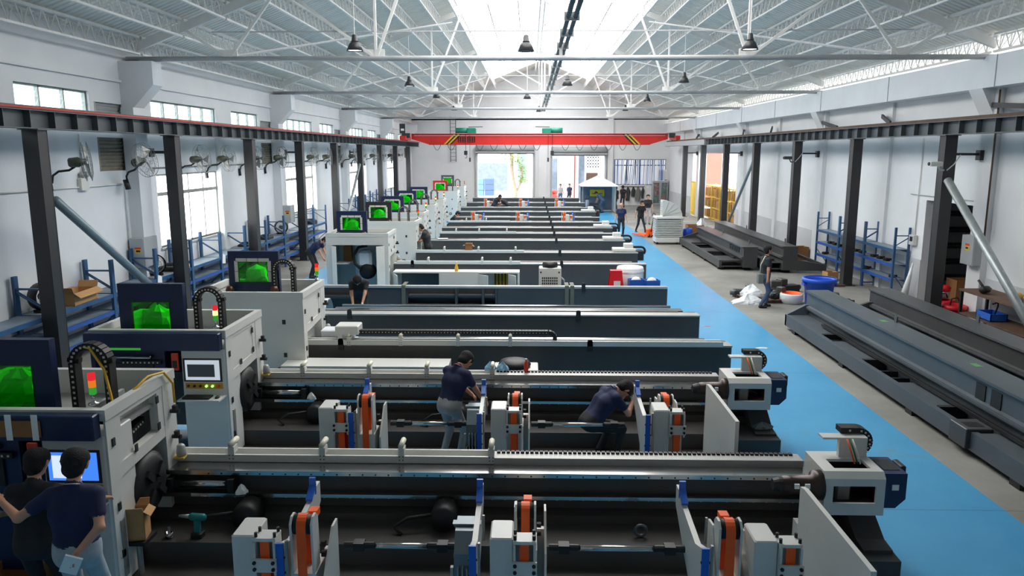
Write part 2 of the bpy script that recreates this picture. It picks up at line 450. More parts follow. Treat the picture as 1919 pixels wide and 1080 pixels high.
# far wall with two doorways and a barred window
D1 = (-4.4, .2, 0, 4.35); D2 = (1.85, 6.2, 0, 4.2); WB = (7.02, 11.32, 1.7, 3.82)
wb = struct('wall_back', holed(MB(), 'y', YF, YF+.3, XL-.25, XR+.25, 0, EAVE, [D1, D2, WB]), 'wall_white')
m = MB(); m.prism([(XL-.25, EAVE), (XR+.25, EAVE), (XR+.25, roofz(XR+.25)-.02), (RX, RZ-.02), (XL-.25, roofz(XL-.25)-.02)], 'y', YF, YF+.3)
m.build('gable', 'wall_white', wb)
m = MB(); m.box(6.45, 6.9, YF-.15, YF, 0, EAVE); m.box(.7, 1.4, YF-.15, YF, 0, 5.2); m.build('pilaster', 'wall_white', wb)
wf = struct('wall_front', MB().box(XL-.25, XR+.25, YB-.3, YB, 0, RZ), 'wall_white')
# roof sheets, each one a ribbed panel
PW = 1.03
def sheet(xa, xb, rib=True):
    mb = MB(); ys = []
    for i in range(5):
        b = i*PW/5
        ys += [(b, 0), (b+.13, 0), (b+.15, .035), (b+.19, .035)]
    ys.append((PW, 0)); vs = []
    for x in (xa, xb):
        for y, h in ys: vs.append((x, y, roofz(x)+h))
    n = len(ys); return mb.add(vs, [(i, i+1, n+i+1, n+i) for i in range(n-1)])
SE = 3.58
ceil = thing('ceiling', None, None, (0, 0, 0)); ceil['kind'] = 'structure'
meL = sheet(XL-.5, RX-SE).mesh('panel', 'roof_sheet'); meR = sheet(RX+SE, XR+.8).mesh('panel', 'roof_sheet')
meL2 = sheet(XL-.5, RX).mesh('panel', 'roof_sheet'); meR2 = sheet(RX, XR+.8).mesh('panel', 'roof_sheet')
n = int((YF-YB)/PW)+1
skyn = [thing('window_%d' % (wn+1), None, None), thing('window_%d' % (wn+2), None, None)]; wn += 2
for s_ in skyn: s_['kind'] = 'structure'
gl = sheet(RX-SE, RX).mesh('pane', 'skylight_sheet'); gr = sheet(RX, RX+SE).mesh('pane', 'skylight_sheet')
for i in range(n):
    y = YB + i*PW; sky = SKY0 < y < 60.5
    obj('panel', meL if sky else meL2, ceil, None, (0, y, 0)); obj('panel', meR if sky else meR2, ceil, None, (0, y, 0))
    if sky: obj('pane', gl, skyn[0], None, (0, y, 0)); obj('pane', gr, skyn[1], None, (0, y, 0))
MB().box(RX-.25, RX+.25, YB, YF, RZ-.06, RZ-.02).build('ridge_cap', 'truss_white', ceil)
for d in (-2.5, -1.3, 1.3, 2.5): MB().bar((RX+d, SKY0, roofz(RX+d)-.07), (RX+d, 59, roofz(RX+d)-.07), .05, .05).build('glazing_bar', 'truss_grey', ceil)
for k in range(20):
    y = SKY0+1.2+k*2.78
    for s_ in (-1, 1):
        if y < 59: MB().bar((RX, y, RZ-.12), (RX+s_*SE, y, roofz(RX+SE)-.12), .03, .03).build('glazing_bar', 'truss_grey', ceil)
# lattice purlins between the trusses
def lattice(L, h=.4, w=.16):
    top = []
    parts = {}
    for sx in (-1, 1): parts['top_chord%d' % sx] = MB().bar((sx*w/2, 0, 0), (sx*w/2, L, 0), .06, .06)
    parts['bottom_chord'] = MB().bar((0, 0, -h), (0, L, -h), .05, .05)
    lc = MB(); n = int(L/.42)*2
    for i in range(n):
        a, b = L*i/n, L*(i+1)/n
        for sx in (-1, 1):
            p, q = ((sx*w/2, a, 0), (0, b, -h)) if i % 2 == 0 else ((0, a, -h), (sx*w/2, b, 0))
            lc.cyl(p, q, .013, 4, caps=False)
    return [parts['top_chord-1'].mesh('top_chord', 'truss_white'), parts['top_chord1'].mesh('top_chord', 'truss_white'),
            parts['bottom_chord'].mesh('bottom_chord', 'truss_white'), lc.mesh('lacing', 'truss_white')]
LM = lattice(BAY-.12)
PD = [10.6, 9.5, 8.4, 7.35, 6.3, 5.3, 4.4, 3.64]
NM = ['lowest', 'second', 'third', 'fourth', 'fifth', 'sixth', 'seventh', 'topmost']
BN = ['in the bay nearest the camera', 'between first and second trusses', 'between second and third trusses', 'between third and fourth trusses', 'in the bay by the far gable']
for k in range(-1, 4):
    y0 = TR0 + BAY*k + .06
    for sgn, sd in ((-1, 'left'), (1, 'right')):
        for j, d in enumerate(PD):
            x = RX + sgn*d
            r_ = thing('lattice_purlin', '%s white lattice purlin up the %s roof slope, %s' % (NM[j], sd, BN[k+1]), 'purlin', (x, y0, roofz(x)-.06), 0, 'lattice purlins under the roof')
            r_.rotation_euler = (0, sgn*.18, 0)
            for me in LM: obj(me.name.split('.')[0], me, r_)
# trusses
TN = ['first', 'second', 'third', 'fourth']
for k in range(-1, 4):
    y = TR0 + BAY*k; xa, xb = XL+.25, XR-.25; zb = 6.7
    lab = ('white steel roof truss, %s from the camera' % TN[k]) if k >= 0 else 'white steel roof truss overhead, out above the near machines'
    t = thing('roof_truss', lab, 'truss', (RX, y, zb), 0, 'roof trusses'); o = t.location[:]
    def rz(x): return roofz(x) - .3
    MB(o).cyl((xa-.2, y, zb), (xb+.2, y, zb), .065, 8).build('bottom_chord', 'truss_grey', t, True)
    for s_, xe in ((-1, xa), (1, xb)):
        MB(o).bar((xe, y, rz(xe)+.02), (RX, y, rz(RX)), .12, .2).build('rafter', 'truss_white', t)
        MB(o).box(xe-.15, xe+.15, y-.15, y+.15, 6.5, 6.66).build('bearing_plate', 'steel_grey', t)
        nod = [RX+s_*8.3, RX+s_*4.6]
        for a, b in (((nod[0], zb), (RX+s_*7.0, rz(RX+7.0))), ((nod[0], zb), (RX+s_*9.4, rz(RX+9.4))), ((nod[1], zb), (RX+s_*6.9, rz(RX+6.9))), ((nod[1], zb), (RX+s_*3.4, rz(RX+3.4)))):
            MB(o).bar((a[0], y, a[1]), (b[0], y, b[1]), .07, .07).build('web', 'truss_white', t)
        MB(o).bar((nod[1], y, zb), (nod[1], y, rz(nod[1])), .06, .06).build('web', 'truss_white', t); MB(o).bar((RX+s_*3.4, y, rz(RX+3.4)), (RX+.1*s_, y, zb+1.2), .06, .06).build('web', 'truss_white', t)
        for nx in nod: MB(o).box(nx-.22, nx+.22, y-.012, y+.012, zb-.05, zb+.22).build('gusset', 'truss_white', t)
    MB(o).bar((RX, y, zb), (RX, y, rz(RX)), .08, .08).build('king_post', 'truss_white', t)
    MB(o).bar((xa+2, y+.02, 7.35), (xb-2, y+.02, 7.35), .03, .03).build('tie_rod', 'truss_grey', t)
# diagonal roof bracing
for sgn, sd in ((-1, 'left'), (1, 'right')):
    for k in range(-1, 4):
        y = TR0+BAY*k
        mb = MB((RX+sgn*8.3, y, 6.75)); mb.cyl((RX+sgn*8.3, y, 6.75), (RX+sgn*3.8, min(y+BAY, YF-.2), roofz(RX+3.8)-.55), .035, 6)
        tag(mb.build('roof_brace', 'truss_grey'), 'slanting white roof brace on the %s slope %s' % (sd, BN[k+1]), 'brace', 'roof braces')
# cable tray and hanger pipes under the ridge
t = thing('ridge_cable_tray', 'long dark twin conduit hung under the ridge over the truss chords', 'conduit', (RX, 4, 7))
for dx in (-.07, .07): MB((RX, 4, 7)).cyl((RX+.05+dx, 4, 7), (RX+.05+dx, 50, 7), .05, 8).build('pipe', 'steel_grey', t, True)
m = MB((RX, 4, 7))
for i in range(22): m.box(RX-.1, RX+.2, 5+i*2.1, 5.06+i*2.1, 6.92, 7.08)
m.build('clamp', 'galvanised', t)
for x, lab in ((RX-.35, 'left'), (RX-.15, 'right')):
    tag(MB((x, 12, 9)).cyl((x, 12, 10.6), (x, YF-.3, 10.6), .045, 8).build('sprinkler_pipe', 'truss_white', None, True), 'thin white pipe along the ridge under the skylight, the %s one' % lab, 'pipe', 'ridge pipes')
# ================================================================ crane runway, crane, lamps, fans
CLX, CRX, CY0, CS, BZ = -9.32, 10.62, 14.42, 5.56, 4.83
def hcol_mesh(h=BZ):
    m = MB(); m.box(-.15, .15, -.15, -.134, .02, h).box(-.15, .15, .134, .15, .02, h).box(-.006, .006, -.134, .134, .02, h)
    m.box(-.146, -.134, -.134, .134, .02, h).box(.134, .146, -.134, .134, .02, h)
    return m
col_me = hcol_mesh().mesh('shaft', 'column_black')
bp_me = MB().box(-.24, .24, -.24, .24, 0, .02).mesh('base_plate', 'column_black')
cp_me = MB().box(-.2, .2, -.2, .2, BZ-.02, BZ).mesh('cap_plate', 'steel_grey')
for side, x, i0, i1 in (('left', CLX, -1, 9), ('right', CRX, 0, 9)):
    n_ = 0
    for i in range(i0, i1+1):
        y = CY0 + CS*i
        if y > YF-.4 or (side == 'right' and 8 <= i): continue
        vis = i >= 0 if side == 'left' else i >= 1
        lab = ('black steel crane column on the %s side, %s from the camera' % (side, ORD[n_])) if vis else 'black steel crane column on the %s side beside the camera, out of view' % side
        if vis: n_ += 1
        t = thing('crane_column', lab, 'column', (x, y, 0), 0, 'crane columns on the %s' % side)
        obj('shaft', col_me, t); obj('base_plate', bp_me, t); obj('cap_plate', cp_me, t)
for side, x, y0, y1, s_ in (('left', CLX, 2, 64.3, 1), ('right', CRX, 2, 60.5, -1)):
    t = thing('crane_runway_beam', 'grey steel crane runway beam with rib stiffeners along the %s wall' % side, 'beam', (x, y0, BZ)); o = (x, y0, BZ)
    MB(o).box(x-.14, x+.14, y0, y1, BZ, BZ+.02).build('bottom_flange', 'steel_grey', t)
    MB(o).box(x-.006, x+.006, y0, y1, BZ+.02, BZ+.33).build('web', 'steel_grey', t)
    MB(o).box(x-.14, x+.14, y0, y1, BZ+.33, BZ+.35).build('top_flange', 'steel_grey', t)
    MB(o).box(x-.035, x+.035, y0, y1, BZ+.35, BZ+.43).build('rail', 'wood_dark' if side == 'right' else 'steel_grey', t)
    if side == 'left':
        MB(o).box(x+.1, x+.15, y0, y1, BZ+.36, BZ+.40).build('conductor_bar', 'rail_red', t, label='red conductor bar')
    sm = MB().box(0, .13*s_, -.005, .005, .02, .33).mesh('stiffener', 'steel_grey')
    ny = int((y1-y0)/.74) if side == 'left' else int((47-y0)/.74)
    for i in range(ny): obj('stiffener', sm, t, None, (.006*s_, .3+i*.74, 0))
    if side == 'right': MB(o).box(x-.16, x-.02, 47, y1, BZ+.02, BZ+.33).build('side_plate', 'box_grey', t)
# ties, braces
def piece(name, mb, m, label, cat, group=None, smooth=False):
    return tag(mb.build(name, m, None, smooth), label, cat, group)
for j, y in enumerate((19.98, 31.1, 42.2)):
    mb = MB((XL+.3, y, 4.4)); mb.bar((XL+.3, y, 4.4), (CLX-.15, y, 4.4), .05, .07).box(XL+.28, XL+.36, y-.1, y+.1, 4.28, 4.5)
    piece('column_tie', mb, 'tie_black', 'short black tie bar from the left wall to the crane column, %s along' % ORD[j], 'tie bar', 'column ties')
for j, y in enumerate((19.9, 31.0, 42.1, 53.2)):
    mb = MB((XR-.2, y, 4.35)); mb.bar((XR-.16, y, 4.35), (CRX+.15, y, 4.35), .05, .06).box(XR-.26, XR-.16, y-.1, y+.1, 4.2, 4.45)
    piece('column_tie', mb, 'tie_black', 'short black tie bar from the right wall to the crane column, %s along' % ORD[j], 'tie bar', 'column ties')
for j, (y0, y1) in enumerate(((15.5, 19.6), (23.5, 25.6), (27.5, 30.8), (35, 37), (39.5, 41.9), (46, 47.5), (50.5, 53))):
    mb = MB((CRX, y0, BZ+.4)); mb.bar((CRX+.1, y0, BZ+.42), (XR-.2, y1, 5.55), .06, .12)
    piece('runway_strut', mb, 'tie_black', 'dark slanting strut from the right runway beam to the wall, %s along' % ORD[j], 'strut', 'runway struts')
for nm, a, b, r, mt, lab in (
    ('pipe_brace', (CLX+.05, 14.75, 3.48), (CLX+.05, 19.9, .02), .09, 'pipe_blue_grey', 'thick blue-grey pipe slanting down from the nearest left column'),
    ('pipe_brace', (CLX+.1, 41.6, 3.75), (CLX+.1, 36.9, .02), .07, 'galvanised', 'pale slanting pipe brace at a far left column'),
    ('pipe_brace', (CRX-.05, 19.75, 3.7), (CRX-.05, 15.0, .02), .1, 'galvanised', 'thick grey pipe slanting down from the nearest right column'),
    ('pipe_brace', (CRX, 37.0, 4.04), (CRX, 41.9, .05), .07, 'pipe_blue_grey', 'slanting grey pipe brace between far right columns')):
    mb = MB(b); mb.cyl(a, b, r, 14); piece(nm, mb, mt, lab, 'brace', None, True)
# bridge crane
CYc = 57.4; o = (RX, CYc, 4.95)
t = thing('bridge_crane', 'red bridge crane girder spanning the hall with hazard stripes', 'crane', o)
gx0, gx1 = CLX+.35, CRX-.35
MB(o).prism([(gx0+.2, 5.35), (gx0+1.5, 4.96), (gx1-1.5, 4.96), (gx1-.2, 5.35), (gx1-.2, 5.72), (gx0+.2, 5.72)], 'y', CYc-.2, CYc+.2).build('girder', 'crane_red', t)
MB(o).box(gx0+.2, gx1-.2, CYc-.28, CYc+.28, 5.72, 5.75).build('top_flange', 'crane_red', t)
MB(o).box(gx0+1.5, gx1-1.5, CYc-.3, CYc+.3, 4.93, 4.96).build('bottom_flange', 'crane_red', t)
MB(o).bar((gx0+.4, CYc-.26, 5.6), (gx1-.4, CYc-.26, 5.6), .03, .04).build('festoon_rail', 'box_grey', t)
for x in (CLX, CRX):
    e = MB(o).cbox(x-.16, x+.3 if x < 0 else x+.16, CYc-1.3, CYc+1.3, BZ+.45, BZ+.75, .03).build('end_truck', 'crane_red', t)
    for dy in (-1, 1): MB(o).cyl((x-.06, CYc+dy, BZ+.53), (x+.06, CYc+dy, BZ+.53), .11, 14).build('wheel', 'tie_black', e)
    MB(o).box(x-.1, x+.5*(1 if x < 0 else -1), CYc-.7, CYc-.4, BZ+.6, BZ+.95).build('drive_motor', 'lamp_black', t)
MB(o).box(CLX-.25, CLX+.15, CYc-.6, CYc-.4, 5.75, 6.45).build('control_box', 'lamp_black', t)
MB(o).box(CLX-.15, CLX+.08, CYc-.62, CYc-.6, 5.95, 6.1).build('warning_label', 'paper', t)
for x, sg in ((-6.4, 1), (8.1, -1)):
    for q, mt in enumerate(('hazard_yellow', 'hazard_black', 'hazard_yellow', 'hazard_black')):
        a = x+q*.15*sg
        pts = [(a, 4.97), (a+.15*sg, 4.97), (a+.95*sg*.8+.15*sg, 5.70), (a+.95*sg*.8, 5.70)]
        MB(o).prism(pts if sg > 0 else pts[::-1], 'y', CYc-.215, CYc-.2).build('hazard_stripe', mt, t)
# dark lettering block on the girder (two characters)
m = MB(o)
for cx in (-5.05, -4.35):
    for dx in (-.26, -.09, .09, .26): m.box(cx+dx-.03, cx+dx+.03, CYc-.215, CYc-.2, 5.12, 5.52)
    for dz in (5.14, 5.27, 5.38, 5.5): m.box(cx-.28, cx+.28, CYc-.215, CYc-.2, dz-.025, dz+.025)
m.build('lettering', 'hazard_black', t)
for i in range(15):
    x = gx0+2.1+i*1.05
    if -5 < x < -4.2 or 1.2 < x < 2: continue
    MB(o).tube([(x+.5*(q/10-.5)*2*.55, CYc-.28, 4.97-.42*(1-((q/10-.5)*2)**2)) for q in range(11)], .018, 5).build('cable_loop', 'tie_black', t)
for j, (hx, lab) in enumerate(((-4.75, 'green electric hoist on the left part of the red crane'), (1.62, 'green electric hoist on the right part of the red crane'))):
    o2 = (hx, CYc, 5.75); h = thing('electric_hoist', lab, 'hoist', o2, 0, 'crane hoists'); s_ = 1 if j == 0 else -1
    MB(o2).cyl((hx-.75*s_, CYc, 5.98), (hx+.2*s_, CYc, 5.98), .2, 14).build('drum', 'hoist_green', h, True)
    MB(o2).cbox(hx+.1*s_ - .0, hx+.75*s_, CYc-.25, CYc+.25, 5.77, 6.15, .04).build('gearbox', 'hoist_green', h) if s_ > 0 else MB(o2).cbox(hx-.75, hx-.1, CYc-.25, CYc+.25, 5.77, 6.15, .04).build('gearbox', 'hoist_green', h)
    MB(o2).bar((hx+.2*s_, CYc-.1, 6.22), (hx+1.25*s_, CYc-.1, 6.24), .05, .05).build('cable_arm', 'tie_black', h)
    MB(o2).cyl((hx, CYc-.36, 5.75), (hx, CYc-.36, 4.5), .02, 5).build('wire_rope', 'tie_black', h)
    MB(o2).box(hx-.12, hx+.12, CYc-.45, CYc-.27, 4.2, 4.5).build('hook_block', 'tie_black', h)
    MB(o2).tube([(hx, CYc-.36, 4.2), (hx+.09, CYc-.36, 4.1), (hx+.05, CYc-.36, 3.98), (hx-.07, CYc-.36, 4.0)], .025, 6).build('hook', 'tie_black', h)
    MB(o2).cyl((hx+.3*s_, CYc-.3, 5.7), (hx+.3*s_, CYc-.3, 4.0), .012, 4).build('pendant_cable', 'tie_black', h)
    MB(o2).box(hx+.24*s_, hx+.36*s_, CYc-.35, CYc-.25, 3.7, 4.0).build('pendant_switch', 'lamp_black', h)
# high bay lamps
lm_c = MB().lathe([(.05, .28), (.07, .26), (.09, .14), (.12, .12)], n=12).mesh('ballast', 'lamp_black', True)
lm_s = MB().lathe([(.09, .12), (.16, .06), (.24, -.1), (.235, -.1), (.15, .05)], n=16, caps=False).mesh('lamp_shade', 'lamp_black', True)
lm_d = MB().lathe([(.001, -.08), (.2, -.08), (.2, -.06), (.001, -.06)], n=14).mesh('diffuser', 'lamp_lit')
lm_o = MB().lathe([(.001, -.08), (.2, -.08), (.2, -.06), (.001, -.06)], n=14).mesh('diffuser', 'lamp_black')
for i, (x, y, z, on) in enumerate(((-4.23, 19, 6.9, 1), (-.11, 19, 6.88, 0), (5.21, 19, 6.9, 1), (-4.63, 30, 6.98, 1), (1.4, 30, 7.0, 0), (5.82, 30, 7.1, 0), (-4.92, 41, 7.3, 0), (-.17, 41, 7.25, 0), (6.08, 41, 7.1, 1), (-5.08, 52, 7.25, 0), (6.29, 52, 7.2, 1), (.57, 52, 7.15, 0))):
    nm = ['left', 'middle', 'right'][(i % 3)]
    if i >= 9: nm = ['left', 'right', 'middle'][i-9]
    t = thing('pendant_lamp', 'black bell-shaped high-bay lamp, %s of the row at the %s truss%s' % (nm, TN[i//3], ', lit' if on else ''), 'lamp', (x, y, z), 0, 'high-bay lamps'); t.scale = (.85, .85, 1)
    obj('ballast', lm_c, t); obj('lamp_shade', lm_s, t); obj('diffuser', lm_d if on else lm_o, t)
    top = roofz(x)-.5-z
    MB().cyl((0, 0, .26), (0, 0, top), .012, 4).build('hanger', 'truss_white', t)
# wall fans
def fan_meshes():
    c = MB()
    for rr, y in ((.37, .0), (.37, .1), (.25, .14), (.13, .15), (.25, -.04), (.13, -.05)): c.ring((0, y, 0), rr, .007 if rr > .3 else .004, 24, 4)
    for i in range(28):
        a = 2*pi*i/28
        for s_ in (1, -1):
            pts = [(.05*cos(a), .155 if s_ > 0 else -.055, .05*sin(a)), (.25*cos(a), .14 if s_ > 0 else -.04, .25*sin(a)), (.37*cos(a), .1 if s_ > 0 else .0, .37*sin(a))]
            c.tube(pts, .0025, 3)
    b = MB()
    for k in range(3):
        a0 = 2*pi*k/3; vs = []
        for r_ in (.05, .2, .33):
            for d, yy in ((-.35, .02), (.35, .08)): vs.append((r_*cos(a0+d*(.6+r_)), yy, r_*sin(a0+d*(.6+r_))))
        vs += [(v[0], v[1]+.008, v[2]) for v in vs]
        b.add(vs, [(0,1,3,2), (2,3,5,4), (6,8,9,7), (8,10,11,9), (0,6,7,1), (4,5,11,10), (0,2,8,6), (2,4,10,8), (1,7,9,3), (3,9,11,5)])
    mt = MB().lathe([(.06, -.3), (.09, -.27), (.1, -.1), (.07, -.05), (.05, .05)], n=14, ax='y')
    br = MB().tube([(0, -.18, -.08), (0, -.3, -.14), (-.02, -.5, -.15), (-.06, -.62, -.22), (-.08, -.66, -.36)], .022, 8)
    br.box(-.14, -.02, -.72, -.66, -.5, -.28)
    return c.mesh('cage', 'wire_grey'), b.mesh('blades', 'frame_alu'), mt.mesh('motor', 'fan_olive', True), br.mesh('wall_bracket', 'rubber_black', True)
FM = fan_meshes()
fans = [(16.3, 62), (18.7, 98), (22.6, 36), (24.5, 40), (27.2, 45), (29.8, 45), (34.4, 38), (36.2, 78), (38.6, 50), (41.5, 75), (44.2, 45), (47.5, 50), (50.5, 45), (53.5, 50), (57, 45)]
for i, (y, a) in enumerate(fans):
    t = thing('wall_fan', 'dark caged wall fan on the left wall, %s from the camera' % (ORD+['fifteenth'])[i], 'fan', (XL+.06+.69*sin(R(a)), y, 4.2), R(-a), 'wall fans')
    t.rotation_euler = (R(14 if i == 1 else 4), 0, R(-a))
    t.scale = (1.12, 1.0, 1.12)
    for me in FM: obj(me.name.split('.')[0], me, t)
# small wall fittings
def wallbox(name, x, y0, y1, z0, z1, d, m, label, cat, sticker=True, s_=1):
    xa, xb = (x, x+d*s_); o = (min(xa, xb), (y0+y1)/2, z0); t = thing(name, label, cat, o)
    MB(o).box(xa, xb, y0, y1, z0, z1).build('body', m, t); f = xb
    MB(o).box(f, f+.012*s_, y0+.02, y1-.02, z0+.02, z1-.02).build('door', m, t)
    if sticker:
        yc, zc = (y0+y1)/2, z0+(z1-z0)*.62; w = .09
        MB(o).box(f+.012*s_, f+.016*s_, yc-w, yc+w, zc-.1, zc+.02).build('warning_label', 'sticker_yellow', t)
        MB(o).box(f+.012*s_, f+.017*s_, yc-w, yc+w, zc+.02, zc+.08).build('warning_label', 'sticker_red', t)
        MB(o).box(f+.016*s_, f+.019*s_, yc-w*.6, yc+w*.7, zc-.06, zc-.01).build('lettering', 'hazard_black', t)
    return t
def frontsticker(t, o, x0, x1, y, z0, z1):
    xc, zc = x0+(x1-x0)*.6, z0+(z1-z0)*.6
    MB(o).box(xc-.08, xc+.08, y-.004, y, zc-.08, zc+.02).build('warning_label', 'sticker_yellow', t)
    MB(o).box(xc-.08, xc+.08, y-.005, y, zc+.02, zc+.07).build('warning_label', 'sticker_red', t)
    MB(o).box(xc-.05, xc+.06, y-.007, y-.004, zc-.05, zc).build('lettering', 'hazard_black', t)
t = wallbox('electrical_cabinet', XL+.05, 19.0, 19.75, 1.5, 2.25, .35, 'box_grey', 'grey wall electrical cabinet with warning sticker beyond the blue racks', 'electrical box', False)
frontsticker(t, (XL+.05, 19.375, 1.5), XL+.05, XL+.4, 19.0, 1.5, 2.25)
t = wallbox('electrical_cabinet', XL+.32, 30.35, 30.9, 1.6, 2.3, .3, 'box_grey', 'smaller grey electrical cabinet on the second left pilaster', 'electrical box', False)
frontsticker(t, (XL+.32, 30.625, 1.6), XL+.32, XL+.62, 30.35, 1.6, 2.3)
t = wallbox('electrical_cabinet', XR-.165, 19.45, 20.02, 1.55, 2.3, .2, 'box_grey', 'grey electrical cabinet with warning sticker beside the dark doorway', 'electrical box', True, -1)
t = wallbox('switch_box', XR-.02, 23.0, 23.3, 1.65, 1.95, .1, 'machine_white', 'small white switch box on the right wall by the blue rack', 'switch', False, -1)
MB((XR-.12, 23.15, 1.65)).box(XR-.138, XR-.132, 23.06, 23.22, 1.76, 1.9).build('display', 'hazard_black', t)
mb = MB((XL, 17.26, 3.55)); t = thing('emergency_light', 'white twin-head emergency light on the left wall', 'emergency light', (XL, 17.26, 3.55))
mb.cbox(XL, XL+.1, 17.1, 17.42, 3.55, 3.82, .01).build('body', 'machine_white', t)
for dy in (-.08, .08):
    MB((XL, 17.26, 3.55)).lathe([(.03, -.04), (.07, .04), (.07, .06)], (XL+.06, 17.26+dy, 3.9), 12, 'y').build('lamp_head', 'plate_grey', t, True)
# conduits on walls
def conduit(path, label, m='truss_white', r=.018):
    return piece('conduit', MB(path[0]).tube(path, r, 6), m, label, 'conduit', 'wall conduits', True)
conduit([(XL+.03, 17.3, 4.8), (XL+.03, 17.3, 3.85)], 'thin conduit dropping to the emergency light')
conduit([(XL+.03, 14.5, 3.62), (XL+.03, 19.05, 3.62), (XL+.03, 19.05, 2.25)], 'thin conduit along the left wall down to the grey cabinet')
conduit([(XL+.03, 20.3, 3.98), (XL+.03, 29.2, 3.98)], 'thin conduit under the wall fans above the first big window', 'wire_grey')
conduit([(XL+.03, 31.8, 3.98), (XL+.03, 41, 3.98)], 'thin conduit under the wall fans above the second big window', 'wire_grey')
conduit([(XR-.2, 19.35, 5.9), (XR-.2, 19.35, 2.3)], 'rusty pipe down the right pilaster to the electrical cabinet', 'wood_dark', .025)
conduit([(XR-.03, 23.15, 4.8), (XR-.03, 23.15, 1.95)], 'thin white conduit down to the switch box')
conduit([(XR-.03, 23.6, 3.15), (XR-.03, 20.0, 3.15), (XR-.03, 19.95, 2.3)], 'thin conduit across above the dark doorway', 'sill_grey', .012)
# cctv cameras
for (x, y, z, m_, lab) in ((CRX-.25, 19.7, 4.05, 'machine_white', 'white bullet camera on the nearest right column'), (CRX-.25, 30.9, 4.12, 'lamp_black', 'black bullet camera on the third right column')):
    o = (x, y, z); t = thing('security_camera', lab, 'camera', o)
    MB(o).tube([(CRX-.15, y+.1, z-.1), (x-.05, y, z-.1), (x-.1, y-.02, z)], .025, 6).build('bracket', m_, t, True)
    MB(o).cbox(x-.34, x-.02, y-.09, y+.05, z, z+.12, .02).build('housing', m_, t)
    MB(o).lathe([(.04, 0), (.05, .02)], (x-.36, y-.02, z+.06), 12, 'x').build('lens', 'hazard_black', t)
    MB(o).tube([(CRX-.15, y-.05, z-.1), (CRX-.05, y-.17, z+.05), (CRX+.15, y-.05, z+.28)], .015, 5).build('cable', 'sill_grey', t, True)
# ================================================================ tube laser machines
def chain_loop(o, parent, x0, x1, y0, y1, zb, zt, name='cable_chain'):
    """arched cable carrier in the xz plane made of links, with pale rivets"""
    r = (x1-x0)/2; xc = (x0+x1)/2; zc = zt-r; t = .07
    path = []; n = max(2, int((zc-zb)/.055))
    for i in range(n): path.append((x0, zb+(zc-zb)*i/n, pi/2))
    for i in range(13):
        a = pi-pi*i/12; path.append((xc+r*cos(a), zc+r*sin(a), a-pi/2))
    for i in range(n): path.append((x1, zc-(zc-zb)*(i+1)/n, pi/2))
    m = MB(o); rv = MB(o)
    for (ax, az, _), (bx, bz, _) in zip(path, path[1:]):
        m.bar((ax, (y0+y1)/2, az), (bx, (y0+y1)/2, bz), y1-y0, t, up=(0, 1, 0) if False else (0, 0, 1)) if abs(bx-ax) > 1e-6 else m.box(ax-t/2, ax+t/2, y0, y1, az, bz)
        mx, mz = (ax+bx)/2, (az+bz)/2
        rv.box(mx-.011, mx+.011, y0-.006, y0, mz-.011, mz+.011)
    c = m.build(name, 'rubber_black', parent); rv.build('rivet', 'rivet_white', c); return c
def signal_lamp(o, parent, x, y, z, lit=False):
    s = MB(o).lathe([(.05, 0), (.05, .02), (.018, .03), (.012, .1), (.03, .11)], (x, y, z), 10).build('signal_lamp', 'chrome', parent, True)
    for k, m in enumerate(('lens_green', 'led_amber' if lit else 'lens_orange', 'lens_red')):
        MB(o).cyl((x, y, z+.11+k*.07), (x, y, z+.18+k*.07), .034, 12).build('lens', m, s, True)
    return s
def tower(o, parent, x, y, z0, z1, clamps, m='navy', lean=0., bagm='bag_white'):
    """navy guard tower (x = left edge) with a green laser-safe window and a plastic bag behind it"""
    w, d = .94, .1; a, b = x+.19, x+.73; za, zb = z0+(z1-z0)*.42, z1-(.2 if clamps else .27)
    t = MB(o).box(x, a, y, y+.03, z0, z1).box(b, x+w, y, y+.03, z0, z1).box(a, b, y, y+.03, zb, z1).box(a, b, y, y+.03, z0, za)
    t.box(x, x+.03, y+.03, y+d, z0, z1).box(x+w-.03, x+w, y+.03, y+d, z0, z1)
    t.box(x+.03, x+w-.03, y+.03, y+d, z1-.03, z1)
    g = t.build('guard_tower', m, parent)
    MB(o).box(a-.01, b+.01, y-.004, y+.006, za-.01, zb+.01).build('window_pane', 'green_pane', g)
    bg_ = MB(o); rnd = random.Random(int(abs(y)*10)); n, mm = 12, 7; vs = []
    for k in range(mm+1):
        for i in range(n):
            th = 2*pi*i/n; q = k/mm
            rr = (.21+.035*sin(3*th+k)+rnd.uniform(-.02, .02))*(1-.35*q*q if q < .9 else .15)
            vs.append(((a+b)/2+rr*cos(th)*1.05, y+.2+rr*sin(th)*.6, za-.2+(zb-za+.12)*q+rnd.uniform(-.015, .015)))
    bg_.add(vs, [(k*n+i, k*n+(i+1) % n, (k+1)*n+(i+1) % n, (k+1)*n+i) for k in range(mm) for i in range(n)] + [list(range(n-1, -1, -1)), list(range(mm*n, mm*n+n))])
    bg_.build('covered_head', bagm, g, label='crumpled clear plastic bag over the cutting head')
    if clamps:
        for q in (0, 1, 2): MB(o).box(a-.04+q*.21, a+.155+q*.21, y-.018, y-.004, zb+.01, zb+.07).build('clamp_strip', 'machine_white', g)
        for xx in (a-.07, b+.01):
            for q in (0, 1): MB(o).box(xx, xx+.06, y-.018, y-.004, za+q*.2, za+q*.2+.19).build('clamp_strip', 'machine_white', g)
        for xx in (x+.02, x+w-.1): MB(o).lathe([(.07, 0), (.08, .04), (.055, .1), (.02, .12)], (xx+.04, y-.14, 1.86), 12).build('signal_horn', 'bronze', g, True)
    return g
